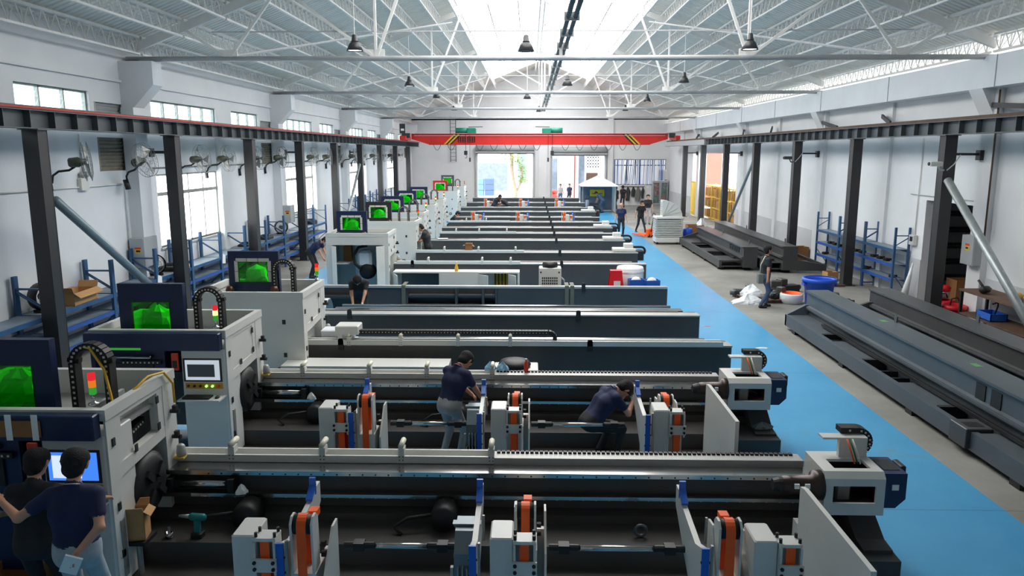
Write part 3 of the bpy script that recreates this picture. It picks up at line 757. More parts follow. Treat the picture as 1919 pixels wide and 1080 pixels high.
def cabinet(o, P, x, y, kind, lamp_lit=False, chain=True, tower_m='navy', tz=2.6, clamps=True, dx=0):
    """head cabinet; x right face, y front"""
    W_, D_, H_ = 1.9, 1.42, 1.97; xl = x-W_; r = .07
    c = MB(o); c.box(xl, xl+.05, y+.01, y+D_-.006, .1, H_-.02); c.box(xl+.05, x-.01, y+D_-.05, y+D_-.006, .1, H_-.02)
    body = c.build('cabinet', 'machine_white', P)
    rm = MB(o); rm.box(xl-.01, x+.01, y-.01, y+r, H_-.1, H_+.01).box(xl-.01, x+.01, y+D_-r, y+D_+.01, H_-.1, H_+.01).box(xl-.01, xl+r, y+r, y+D_-r, H_-.1, H_+.01).box(x-r, x+.01, y+r, y+D_-r, H_-.1, H_+.01)
    rm.build('top_rim', 'machine_white', body)
    MB(o).box(xl+.05, x-.05, y+.06, y+D_-.05, H_-.3, H_-.27).build('top_tray', 'plate_grey', body)
    # right side: two pillars and a header with a window or a plain bolted panel
    s = MB(o); s.box(x-.02, x, y, y+.2, .0, H_-.1) if kind in ('front', 'front_open') else s.box(x-.16, x, y, y+.2, .0, H_-.1);  s.box(x-.16, x, y+D_-.28, y+D_, 0, H_-.1)
    s.prism([(y+.2, 1.22), (y+D_-.28, 1.28), (y+D_-.28, 1.4), (y+.2, 1.36)], 'x', x-.1, x-.002)
    s.box(x-.1, x-.004, y+.2, y+D_-.28, 1.82, H_-.1); s.box(x-.1, x-.006, y+.2, y+.27, 1.37, 1.82); s.box(x-.1, x-.006, y+D_-.4, y+D_-.28, 1.39, 1.82)
    s.build('side_frame', 'machine_white', body)
    if kind == 'front_open':
        i_ = MB(o).box(x-.42, x-.38, y+.25, y+D_-.35, 1.25, 1.85).build('inner_panel', 'box_grey', body)
        k_ = MB(o)
        k_.prism([(y+.3, 1.38), (y+1.0, 1.5), (y+1.0, 1.56), (y+.3, 1.44)], 'x', x-.35, x-.15)
        k_.build('inner_chain', 'rubber_black', body)
        rv = MB(o)
        for q in range(13): rv.box(x-.15, x-.143, y+.34+q*.05, y+.36+q*.05, 1.40+q*.0085, 1.42+q*.0085)
        rv.build('rivet', 'rivet_white', body)
        MB(o).cbox(x-.36, x-.14, y+.3, y+.55, 1.6, 1.72, .01).build('inner_box', 'machine_white', body)
        MB(o).bar((x-.25, y+.85, 1.56), (x-.25, y+.85, 1.74), .08, .04).build('inner_post', 'rubber_black', body)
    else:
        MB(o).box(x-.06, x-.012, y+.27, y+D_-.4, 1.36, 1.82).build('side_panel', 'machine_white', body)
        if kind != 'front': MB(o).box(x-.2, x-.14, y+.2, y+D_-.28, .05, 1.4).build('inner_side_panel', 'machine_white', body)
    for yy, zz in ((.1, 1.62), (.1, .95), (.1, .45), (.5, 1.4), (1.0, 1.45), (1.0, 1.75)):
        MB(o).box(x, x+.012, y+yy-.025, y+yy+.025, zz-.04, zz+.04).build('hinge', 'plug_dark', body)
    MB(o).box(x, x+.012, y+.09, y+.16, .2, .8).build('cover_slot', 'frame_alu', body)
    # valves and oil cup on the back pillar
    for zz in (1.52, 1.22):
        v = MB(o).cyl((x, y+D_-.13, zz), (x+.1, y+D_-.13, zz), .025, 8); v.box(x+.03, x+.075, y+D_-.155, y+D_-.105, zz, zz+.07)
        v.build('air_valve', 'rubber_black', body)
    MB(o).lathe([(.05, 0), (.055, .04), (.045, .12), (.02, .14)], (x+.07, y+D_-.1, .98), 12).build('oil_cup', 'plate_grey', body, True)
    MB(o).box(x, x+.12, y+D_-.16, y+D_-.04, .955, .975).build('cup_bracket', 'yellow_paint', body)
    # chuck between the pillars
    if kind in ('front', 'front_open'): ch = MB(o).lathe([(.1, -.55), (.3, -.5), (.34, -.3), (.34, .0), (.26, .05), (.2, .05)], (x-.02, y+.76, .9), 22, 'x').build('chuck', 'rubber_black', P, True)
    for q in range(4 if kind in ('front', 'front_open') else 0):
        a = pi/4+q*pi/2
        MB(o).bar((x+.03, y+.76+.08*cos(a), .9+.08*sin(a)), (x+.03, y+.76+.24*cos(a), .9+.24*sin(a)), .07, .07).build('jaw', 'machine_black', ch)
    tx = xl+.2
    if kind in ('front_open', 'front'):
        # navy fascia, lower navy body, console
        MB(o).cbox(xl-.02, x-.04, y-.14, y-.01, 1.72, 1.96, .012).build('fascia', 'navy', body)
        f = MB(o).box(xl, xl+1.02, y+.02, y+.08, .3, 1.72); f.box(xl, xl+.06, y-.02, y+.02, .3, 1.72); f.build('front_door', 'navy', body)
        MB(o).box(xl+.25, xl+.78, y-.15, y-.145, 1.73, 1.76).build('fascia_slot', 'lens_green', body)
        MB(o).tube([(xl+.22, y+.02, 1.6), (xl+.22, y-.06, 1.6), (xl+.85, y-.06, 1.6), (xl+.85, y+.02, 1.6)], .022, 8).build('door_handle', 'chrome', body, True)
        MB(o).box(xl+.3, xl+.86, y-.005, y+.02, 1.2, 1.5).build('door_window', 'hazard_black', body)
        ch2 = MB(o).box(xl+.42, xl+.98, y-.03, y+.01, 1.49, 1.55).build('cable_chain', 'rubber_black', body)
        rv = MB(o)
        for q in range(9): rv.box(xl+.45+q*.06, xl+.47+q*.06, y-.036, y-.03, 1.51, 1.53)
        rv.build('rivet', 'rivet_white', ch2)
        xq = x+.11
        cn = MB(o).cbox(xq-.74, xq-.13, y-.02, y+.5, .12, 1.72, .01).build('console', 'machine_white', P)
        MB(o).box(xq-.72, xq-.18, y-.026, y-.02, 1.25, 1.585).build('monitor_bezel', 'plug_dark', cn)
        sc_ = MB(o).box(xq-.69, xq-.21, y-.03, y-.026, 1.275, 1.56).build('screen', 'screen_blue' if kind == 'front_open' else 'screen_grey', cn)
        if kind == 'front_open':
            MB(o).box(xq-.65, xq-.37, y-.032, y-.03, 1.3, 1.53).build('screen_window', 'screen_white', cn)
            MB(o).box(xq-.33, xq-.29, y-.032, y-.03, 1.51, 1.545).build('screen_icon', 'screen_white', cn)
        else:
            MB(o).box(xq-.66, xq-.28, y-.032, y-.03, 1.32, 1.5).build('screen_window', 'screen_dark', cn)
        MB(o).box(xq-.70, xq-.18, y-.03, y-.02, 1.15, 1.23).build('button_panel', 'panel_gold', cn)
        for q, mm in enumerate(('hazard_black', 'hazard_black', 'hazard_black', 'led_green', 'led_green', 'sticker_red')):
            MB(o).cyl((xq-.66+q*.085, y-.05, 1.19), (xq-.66+q*.085, y-.03, 1.19), .018, 10).build('button', mm, cn)
        k = MB(o).box(xq-.72, xq-.14, y-.28, y-.02, 1.04, 1.06).build('keyboard_tray', 'machine_white', cn)
        MB(o).box(xq-.67, xq-.3, y-.24, y-.08, 1.06, 1.08).build('keyboard', 'rubber_black', k)
        MB(o).ell((xq-.21, y-.16, 1.07), (.03, .05, .02), 8, 5).build('mouse', 'rubber_black', k, True)
        MB(o).box(xq-.86, xq-.77, y-.06, y-.03, 1.42, 1.66).build('remote_control', 'sticker_red', P)
        MB(o).box(xq-.845, xq-.785, y-.065, y-.06, 1.45, 1.56).build('remote_keys', 'plug_dark', P)
        tower(o, P, tx, y+.45, 1.25, 2.55, False)
        tl = (x-.18, y+.15)
        cl = (x-.66, x-.30, y+.62, y+.74)
    elif kind == 'open_front':
        # doors stand open, robot head and cables visible inside
        b_ = MB(o)
        b_.box(xl-.004, xl+.18, y-.02, y+.06, .1, 1.62).box(x-.16, x+.004, y-.02, y+.06, .1, 1.62).box(xl-.004, x+.004, y-.02, y+.06, 1.62, 1.86)
        b_.build('front_frame', 'machine_white', body)
        for xx, an in ((xl+.18, -.9), (x-.12, -2.4)):
            MB(o).bar((xx, y-.03, .85), (xx+.28*cos(an), y-.03+.28*sin(an), .85), .025, 1.5).build('door', 'machine_white', body)
        MB(o).box(xl+.2, xl+.6, y+.2, y+.9, 1.0, 1.03).build('inner_shelf', 'machine_white', body)
        MB(o).box(xl+.35, xl+.6, y+.7, y+.9, 1.03, 1.5).build('inner_carton', 'cardboard_dark', body)
        MB(o).box(xl+.65, xl+1.3, y+1.0, y+1.05, .2, 1.6).build('inner_plate', 'outdoor_white', body)
        MB(o).cbox(xl+.85, xl+1.3, y+.35, y+.8, .95, 1.4, .08).build('covered_head', 'plastic_film', body)
        MB(o).lathe([(.12, 0), (.24, .05), (.26, .25), (.15, .35)], (xl+1.15, y+.3, .75), 16, 'y').build('rotary_head', 'rubber_black', body, True)
        MB(o).tube([(xl+1.15, y+.5, 1.55), (xl+.9, y+.4, 1.5), (xl+.75, y+.35, 1.25), (xl+.8, y+.3, 1.0), (xl+.98, y+.25, .85)], .045, 8).build('cable_bundle', 'rubber_black', body, True)
        e = MB(o)
        for q in range(7): e.box(x-.42, x-.2, y+.5, y+.6, .3+q*.18, .42+q*.18)
        e.build('terminal_block', 'steel_grey', body)
        tower(o, P, tx, y+.6, 1.6, tz, True)
        tl = None; cl = None
    else:
        # back of the machine towards the camera: plain panels with a few hinges
        f = MB(o).box(xl+.005, x-.006, y-.004, y+.04, .05, H_-.1).build('rear_panel', 'machine_white', body)
        for xx, zz in ((x-.35, 1.45), (x-.35, .85), (xl+.35, 1.45), (x-.12, .3)): MB(o).box(xx-.03, xx+.03, y-.012, y, zz-.04, zz+.04).build('hinge', 'plug_dark', body)
        sm = MB(o).box(x-.4, x-.395, y-.003, y, .3, 1.6).box(xl+.3, xl+.305, y-.003, y, .3, 1.6).box(xl+.3, x-.395, y-.003, y, 1.6, 1.605).build('panel_seam', 'sill_grey', body)
        MB(o).ring((x-.45, y-.03, .55), .07, .018, 16, 6).build('lifting_eye', 'steel_grey', body, True)
        tower(o, P, tx+dx, y+.8, 1.62, tz, clamps, tower_m)
        tl = (x-.1, y+D_-.12); cl = (x-.72, x-.38, y+.7, y+.82)
    if tl: signal_lamp(o, P, tl[0], tl[1], H_+.01, lamp_lit)
    if cl and chain: chain_loop(o, P, cl[0], cl[1], cl[2], cl[3], H_-.28, 2.44)
    return body
def tray_post(o, parent, x, y, z):
    p = MB(o).box(x-.035, x+.035, y, y+.03, z-.06, z+.1); p.box(x-.035, x+.035, y+.03, y+.12, z+.02, z+.1); p = p.build('roller_post', 'machine_white', parent)
    MB(o).cyl((x, y-.01, z+.13), (x, y+.2, z+.13), .032, 10).build('roller', 'cream', p, True)
    b = MB(o)
    for ax in (-.02, .02):
        for az in (-.04, .0): b.box(x+ax-.006, x+ax+.006, y-.005, y, z+az-.006, z+az+.006)
    b.build('post_bolt', 'plug_dark', p)
def headstock(o, P, x, y, z=0.):
    """white chuck carriage with windows, navy motor box and cable chain; x left side, y front"""
    h = MB(o)
    # shell as a frame: front with window, top with window
    x0, x1, y0, y1, z0, z1 = x, x+.62, y, y+.6, .74, 1.14
    h.box(x0, x0+.09, y0, y0+.03, z0, z1-.06).box(x1-.09, x1, y0, y0+.03, z0, z1-.06).box(x0+.09, x1-.09, y0, y0+.03, z0, z0+.07).box(x0+.09, x1-.09, y0, y0+.03, z1-.14, z1-.06)
    h.prism([(y0, z1-.06), (y0+.03, z1-.06), (y0+.09, z1-.03), (y0+.09, z1), (y0+.06, z1)], 'x', x0, x1)
    h.box(x0, x0+.14, y0+.09, y1, z1-.03, z1).box(x1-.1, x1, y0+.09, y1, z1-.03, z1).box(x0+.14, x1-.1, y1-.22, y1, z1-.03, z1).box(x0+.14, x1-.1, y0+.09, y0+.14, z1-.03, z1)
    h.box(x0, x0+.02, y0+.03, y1, z0, z1-.03).box(x1-.02, x1, y0+.03, y1, z0, z1-.03).box(x0, x1, y0, y1, z0-.06, z0)
    hb = h.build('chuck_carriage', 'machine_white', P)
    MB(o).box(x0+.02, x1-.02, y1-.04, y1, z0, z1-.03).build('inner_plate', 'rubber_black', hb)
    MB(o).box(x0+.02, x0+.04, y0+.03, y1-.04, z0, z1-.05).box(x1-.04, x1-.02, y0+.03, y1-.04, z0, z1-.05).box(x0+.04, x1-.04, y0+.03, y1-.04, z0+.001, z0+.02).build('inner_lining', 'rubber_black', hb)
    MB(o).cbox(x0+.2, x0+.36, y0+.2, y0+.4, z0, z0+.22, .02).build('inner_motor', 'frame_alu', hb)
    MB(o).tube([(x0+.1, y0+.3, z0+.1), (x0+.3, y0+.25, z0+.16), (x0+.5, y0+.3, z0+.08)], .03, 6).build('inner_cable', 'rubber_black', hb, True)
    nv = MB(o); nv.prism([(x1, z0), (x1+.14, z0), (x1+.24, z0+.1), (x1+.24, z1-.02), (x1, z1-.02)], 'y', y0+.05, y0+.5)
    nb = nv.build('motor_box', 'navy', P)
    MB(o).box(x1+.04, x1+.2, y0+.14, y0+.42, z1-.022, z1-.015).build('box_opening', 'hazard_black', nb)
    MB(o).box(x1+.09, x1+.16, y0+.043, y0+.05, z0+.2, z0+.26).build('paper_label', 'paper', nb)
    MB(o).cbox(x1+.24, x1+.3, y0+.2, y0+.4, z0+.25, z1, .01).build('connector', 'plug_dark', nb)
    c = MB(o).lathe([(.06, -.42), (.09, -.4), (.1, -.32), (.1, -.1), (.15, -.08), (.16, 0)], (x0, y0+.12, z0+.22), 20, 'x').build('rotary_chuck', 'chuck_brown', P, True)
    MB(o).lathe([(.06, -.5), (.08, -.44), (.08, -.4)], (x0, y0+.12, z0+.22), 16, 'x').build('chuck_jaw', 'rubber_black', c)
    for q in (-.28, -.17): MB(o).box(x0+q-.025, x0+q+.025, y0+.01, y0+.03, z0+.22, z0+.27).build('rating_plate', 'paper', c)
    # bracket and short chain loop on top, at the back
    b = MB(o).box(x0+.3, x0+.6, y1-.16, y1-.1, z1, z1+.2).box(x0+.12, x0+.6, y1-.16, y1-.02, z1+.2, z1+.22).build('chain_bracket', 'machine_white', P)
    k = MB(o); rv = MB(o); xc, zc, r = x0+.55, z1+.13, .13
    pts = [(xc-.2, zc+r)] + [(xc+r*sin(a), zc+r*cos(a)) for a in [pi*q/8 for q in range(9)]]
    for (ax, az), (bx, bz) in zip(pts, pts[1:]):
        k.bar((ax, y1+.02, az), (bx, y1+.02, bz), .14, .06); rv.box((ax+bx)/2-.01, (ax+bx)/2+.01, y1-.056, y1-.05, (az+bz)/2-.01, (az+bz)/2+.01)
    kk = k.build('cable_chain', 'rubber_black', P); rv.build('rivet', 'rivet_white', kk)
    for q, mm in enumerate(('belt_orange', 'green_felt', 'paper')):
        MB(o).tube([(x0+.36+q*.03, y1-.2, z1+.22), (x0+.38+q*.03, y1-.27, z1+.12), (x0+.42+q*.03, y1-.3, z1-.02)], .01, 4).build('loose_wire', mm, P, True)
def front_machine(dx, dy, label, kind, n):
    """machine seen from its loading side; coordinates are those of the nearest machine, moved by dx, dy"""
    o = (-.4+dx, 7.9+dy, 0); P = thing('tube_laser_machine', label, 'machine', o, 0, 'tube laser machines in rows')
    xa, xb = -4.3+dx, 3.45+dx; Y = dy
    prof = [(7.0, 0), (8.46, 0), (8.46, .86), (8.02, .86), (8.02, .82), (8.07, .82), (8.07, .62), (7.98, .62), (7.98, .57), (8.07, .55), (8.07, .44), (7.92, .42), (7.92, .33), (7.4, .33), (7.4, .1), (7.0, .08)]
    MB(o).prism([(a+Y, b) for a, b in prof], 'x', xa, xb).build('bed', 'machine_dark', P)
    # headstock end foot, spreading towards the aisle
    MB(o).prism([(7.35+Y, 0), (8.46+Y, 0), (8.46+Y, .7), (8.0+Y, .66), (7.55+Y, .38), (7.35+Y, .36)], 'x', xb, xb+.3).build('end_foot', 'machine_dark', P)
    MB(o).prism([(7.2+Y, 0), (7.6+Y, 0), (7.6+Y, .34), (7.2+Y, .32)], 'x', xb-.7, xb+.32).build('front_foot', 'machine_dark', P)
    MB(o).box(xa, xb+.1, 7.98+Y, 8.24+Y, .86, .885).build('upper_rail', 'chrome', P)
    MB(o).box(xa, xb, 8.0+Y, 8.02+Y, .825, .862).build('upper_rail_edge', 'chrome', P)
    MB(o).box(xa+.5, xb, 7.955+Y, 7.98+Y, .585, .625).build('lower_rail', 'chrome', P)
    b1 = MB(o); b2 = MB(o)
    for i in range(48):
        x = xa+.7+i*.145; b1.box(x-.008, x+.008, 7.994+Y, 8.0+Y, .835, .85); b2.box(x-.008, x+.008, 7.972+Y, 7.98+Y, .572, .584)
    b1.build('rail_bolt', 'plug_dark', P); b2.build('rail_bolt', 'plate_grey', P)
    # tray: white channel on the left half, grey with a lying cable chain on the right half
    t = MB(o).box(xa-.04, -.4+dx, 8.22+Y, 8.25+Y, .88, .975).box(xa-.04, -.4+dx, 8.39+Y, 8.42+Y, .88, .985).box(xa-.04, -.4+dx, 8.22+Y, 8.42+Y, .86, .89).build('cable_tray', 'machine_white', P)
    for x in (-3.42, -2.37, -1.46, -.43): tray_post(o, t, x+dx, 8.215+Y, .97)
    MB(o).box(-.4+dx, xb-.35, 8.22+Y, 8.42+Y, .88, .965).build('guide_beam', 'plate_grey', P)
    lk = MB(o)
    for i in range(62): lk.box(-.37+dx+i*.055, -.33+dx+i*.055, 8.36+Y, 8.41+Y, .965, .985)
    lk.build('lying_chain', 'rubber_black', P)
    # clamping cylinder in the recess
    MB(o).cyl((-4.0+dx, 7.98+Y, .73), (-3.35+dx, 7.98+Y, .73), .05, 14).build('air_cylinder', 'chrome', P, True)
    for x in (-4.05, -3.36): MB(o).box(x+dx, x+.07+dx, 7.9+Y, 8.06+Y, .65, .81).build('cylinder_cap', 'rubber_black', P)
    MB(o).box(-4.2+dx, -4.05+dx, 7.93+Y, 8.03+Y, .70, .77).build('cylinder_rod', 'frame_alu', P)
    for x in (-3.1, -.92):
        d = MB(o).lathe([(.13, -.16), (.15, -.1), (.15, .1), (.1, .11), (.1, -.02)], (x+dx, 7.82+Y, .47), 18, 'y').build('dust_port', 'rubber_black', P, True)
        MB(o).box(x-.12+dx, x+.12+dx, 7.75+Y, 7.9+Y, .33, .4).build('port_foot', 'rubber_black', d)
        MB(o).tube([(x-.14+dx, 7.75+Y, .5), (x-.4+dx, 7.7+Y, .48), (x-.55+dx, 7.65+Y, .4), (x-.45+dx, 7.6+Y, .345)], .02, 6).build('hose', 'rubber_black', d, True)
    MB(o).ring((1.2+dx, 7.62+Y, .41), .06, .018, 16, 6).build('lifting_eye', 'steel_grey', P, True)
    cabinet(o, P, -4.05+dx, 6.86+dy, kind, n == 1)
    headstock(o, P, 3.06+dx, 7.48+dy)
    return P

front_machine(0, 0, 'nearest tube laser machine with blue lit screen on its console', 'front_open', 0)
front_machine(-.15, 3.3, 'second tube laser machine with grey lit screen and navy tower', 'front', 1)
# ---------------------------------------------------------------- loading supports with orange belts
def loader(x, y, post, arm, pul, label, pdy=0., low=True):
    o = (x, y, 0); t = thing('loading_support', label, 'loader', o, 0, 'belt loading supports')
    p = x+post
    MB(o).cbox(p, p+.2, y, y+.34, 0, 1.18, .012).build('post', 'machine_white', t)
    br = MB(o); br.box(p+.2, p+.22, y-.05, y+.15, .84, 1.14).box(p+.37, p+.39, y-.05, y+.15, .84, 1.14).box(p+.2, p+.39, y+.13, y+.15, 0, 1.14)
    br = br.build('belt_bracket', 'machine_white', t)
    MB(o).box(p+.2, p+.39, y-.03, y+.13, 1.14, 1.17).build('top_plate', 'machine_white', br)
    MB(o).box(p+.19, p+.40, y-.07, y-.05, .88, 1.0).build('clamp_plate', 'machine_white', br)
    for bx in (p+.215, p+.375):
        for bz in (.91, .97): MB(o).cyl((bx, y-.085, bz), (bx, y-.07, bz), .016, 8).build('bolt', 'rubber_black', br)
        for by in (.0, .1): MB(o).cyl((bx, y+by, 1.17), (bx, y+by, 1.21), .014, 8).build('bolt', 'rubber_black', br)
    MB(o).box(p+.255, p+.335, y-.03, y-.022, .02, 1.14).build('belt', 'belt_orange', t)
    MB(o).box(p+.275, p+.345, y+.1, y+.108, .02, .9).build('belt', 'belt_red', t)  # lower rear belt run, redder: its shade is put into the colour
    # lifting arm: white plate with blue edging, reaching back to the bed
    a = x+arm
    MB(o).prism([(y-.02, 0), (y+.28, 0), (y+.45, .55), (y+1.15, .95), (y+1.15, 1.16), (y+.98, 1.16), (y+.85, 1.08), (y+.25, 1.02), (y-.02, 1.12)], 'x', a, a+.05).build('lifting_arm', 'machine_white', t)
    for e in (MB(o).box(a-.006, a+.056, y-.045, y-.02, .1, 1.13), MB(o).bar((a+.025, y+.84, 1.1), (a+.025, y+1.0, 1.2), .06, .03), MB(o).box(a-.005, a+.055, y+.97, y+1.0, 1.1, 1.27)): e.build('blue_edging', 'plastic_blue', t)
    MB(o).bar((a+.08, y-.02, .85), (a+.08, y-.02, 1.15), .02, .03).build('guide_bar', 'frame_alu', t)
    MB(o).cyl((a+.1, y+.3, 1.0), (a+.1, y+.3, 1.24), .012, 6).build('sensor_rod', 'frame_alu', t)
    sc = MB(o)
    for q in range(6): sc.cyl((a-.012, y-.03, .3+q*.14), (a+.065, y-.03, .3+q*.14), .012, 6)
    sc.build('arm_screw', 'rubber_black', t)
    # belt pulley
    q = x+pul; yy = y+pdy
    hz = MB(o); hz.box(q-.09, q+.13, yy+.02, yy+.36, 0, .82); hz.prism([(yy+.02, .82), (yy+.36, .82), (yy+.36, 1.2), (yy+.2, 1.22)], 'x', q-.09, q-.07)
    hz.prism([(yy-.02, .3), (yy+.45, .1), (yy+.45, 1.12), (yy+.3, 1.12), (yy-.02, .8)], 'x', q+.2, q+.22); hz.box(q+.13, q+.2, yy+.3, yy+.36, .1, .9)
    hz.build('pulley_housing', 'machine_white', t)
    MB(o).cyl((q-.06, yy+.1, 1.24), (q+.1, yy+.1, 1.24), .085, 18).build('pulley', 'rubber_black', t, True)
    for cx in (q-.08, q+.1): MB(o).prism([(yy+.02, .8), (yy+.2, .8), (yy+.19, 1.28), (yy+.14, 1.33), (yy+.06, 1.33), (yy+.01, 1.28)], 'x', cx, cx+.02).build('cheek_plate', 'machine_white', t)
    b = MB(o); n = 9; w0, w1 = q-.02, q+.06
    path = [(yy+.008, .02)] + [(yy+.1-.092*cos(pi*k/n), 1.24+.092*sin(pi*k/n)) for k in range(n+1)] + [(yy+.192, .8)]
    out = [(u-.006 if i < 3 else u, v) for i, (u, v) in enumerate(path)]
    for (u0, v0), (u1, v1) in zip(path, path[1:]): b.bar(((w0+w1)/2, u0, v0), ((w0+w1)/2, u1, v1), .08, .008)
    b.build('pulley_belt', 'belt_orange', t)
    for k, zz in enumerate((1.0, .9)): MB(o).cyl((q+.13, yy+.22, zz), (q+.17, yy+.22, zz), .03, 8).build('pulley_screw', 'rubber_black', t)
    MB(o).box(q+.0, q+.08, yy+.3, yy+.4, 1.2, 1.26).build('orange_stop', 'belt_orange', t)
    if pdy:
        for c in t.children:
            if c.name.split('.')[0] in ('pulley', 'cheek_plate', 'pulley_belt', 'orange_stop', 'pulley_screw', 'pulley_housing'): c.scale.z = .86
    return t
for k, (yy, sh, wh) in enumerate(((5.98, 0, 'nearest'), (9.28, -.16, 'second'))):
    loader(-2.54+sh, yy, 0, .4, .58, 'white loading support with orange belts, leftmost on the %s machine' % wh)
    loader(-.5+sh, yy, .17, 0, .45, 'white loading support with orange belts, middle one on the %s machine' % wh, .65)
    if k == 0: loader(1.46, yy, .44, 0, .22, 'white loading support with orange belts, rightmost on the %s machine' % wh)
    else: loader(1.5, yy, .08, -.02, .34, 'white loading support with orange belts, rightmost on the %s machine' % wh, .65)
    # gear motor
    mx, my = -.57+sh, yy+.42; o = (mx, my, 0); t = thing('gear_motor', 'grey cast gear motor between the supports of the %s machine' % wh, 'motor', o, 0, 'gear motors')
    MB(o).prism([(my-.1, .55), (my+.3, .5), (my+.3, 1.02), (my+.05, 1.0), (my-.1, .85)], 'x', mx-.1, mx+.1).build('gearbox', 'motor_grey', t)
    MB(o).prism([(mx-.13, 1.03), (mx+.13, 1.03), (mx+.1, .98), (mx-.1, .98)], 'y', my+.12, my+.2).build('flange', 'motor_grey', t)
    MB(o).lathe([(.1, -.12), (.115, -.1), (.115, .25), (.1, .27)], (mx, my+.1, .78), 18, 'y').build('motor_can', 'motor_grey', t, True)
    r_ = MB(o)
    for q in (-.06, -.02, .02, .06): r_.box(mx+q-.006, mx+q+.006, my-.16, my-.02, .5, .74)
    r_.build('cooling_fin', 'plate_grey', t)
    for q in (-1, 1): MB(o).bar((mx+q*.12, my-.08, .72), (mx+q*.13, my-.12, .3), .025, .05).build('mount_leg', 'plate_grey', t)
    MB(o).box(mx-.11, mx+.11, my-.1, my+.3, 0, .5).build('stand', 'rubber_black', t)
    for (xa, xb, side) in ((-1.74+sh, mx-.1, 'left'), (.19+sh, 1.46+sh, 'right')):
        o = (xa, yy+.66, .74); s_ = thing('drive_shaft', 'bright round drive shaft on the %s of the gear motor, %s machine' % (side, wh), 'shaft', o, 0, 'drive shafts')
        MB(o).cyl((xa+.22, yy+.66, .74), (xb-.2, yy+.66, .74), .027, 12).build('rod', 'chrome', s_, True)
        for c0, c1 in ((xa, xa+.28), (xb-.28, xb)):
            cp = MB(o).cyl((c0, yy+.66, .74), (c1, yy+.66, .74), .035, 10); cp.box((c0+c1)/2-.05, (c0+c1)/2+.05, yy+.61, yy+.71, .70, .78); cp.build('coupling', 'rubber_black', s_)
    # end plate
    px = 2.62+sh; o = (px, yy+.2, 0)
    MBp = MB(o).prism([(yy-.55, 0), (yy+1.0, 0), (yy+1.0, 1.22), (yy+.9, 1.24), (yy-.55, 1.24)], 'x', px, px+.045)
    tag(MBp.build('end_plate', 'machine_white'), 'tall white end plate beside the right support of the %s machine' % wh, 'plate', 'end plates')
    MBs = MB((px+.1, yy+1.1, 0)); MBs.box(px+.08, px+.3, yy+1.0, yy+1.35, 0, .72)
    tag(MBs.build('end_stand', 'machine_white'), 'low white stand behind the end plate of the %s machine' % wh, 'stand', 'end stands')
lp = None
for yy, wh in ((39.9, 'far machine past the seated worker'), (51.2, 'farthest machine near the doors')):
    for q, (x, nm) in enumerate(((-2.9, 'left'), (-.55, 'middle'), (1.85, 'right'))):
        loader(x, yy, 0, .4, -.1, 'distant orange-belted loading support, %s one on the %s' % (nm, wh))
# ---------------------------------------------------------------- machines with their plain back towards the camera
def lug(o, P, x, y, z): MB(o).prism([(x-.05, z-.12), (x+.05, z-.12), (x+.05, z+.06), (x+.03, z+.1), (x-.03, z+.1), (x-.05, z+.06)], 'y', y-.02, y).build('lifting_lug', 'machine_black', P)
def cover(o, P, x, y, z):
    """low white chuck carriage cover with a cable chain bending over the bed end"""
    c = MB(o).cbox(x, x+.8, y+.1, y+.6, z+.02, z+.12, .02).build('carriage_cover', 'machine_white', P)
    MB(o).cbox(x+.4, x+.72, y+.2, y+.55, z+.12, z+.28, .02).build('carriage_box', 'machine_white', c)
    k = MB(o); xc, zc, r = x+1.0, z+.02, .14
    pts = [(x+.7, zc+r)] + [(xc+r*sin(a), zc+r*cos(a)) for a in [pi*q/8 for q in range(7)]]
    for (ax, az), (bx, bz) in zip(pts, pts[1:]): k.bar((ax, y+.3, az), (bx, y+.3, bz), .12, .07)
    k.build('cable_chain', 'rubber_black', P)
    MB(o).cbox(x+.85, x+1.08, y+.1, y+.5, z-.3, z+.05, .03).build('motor_box', 'machine_black', P)
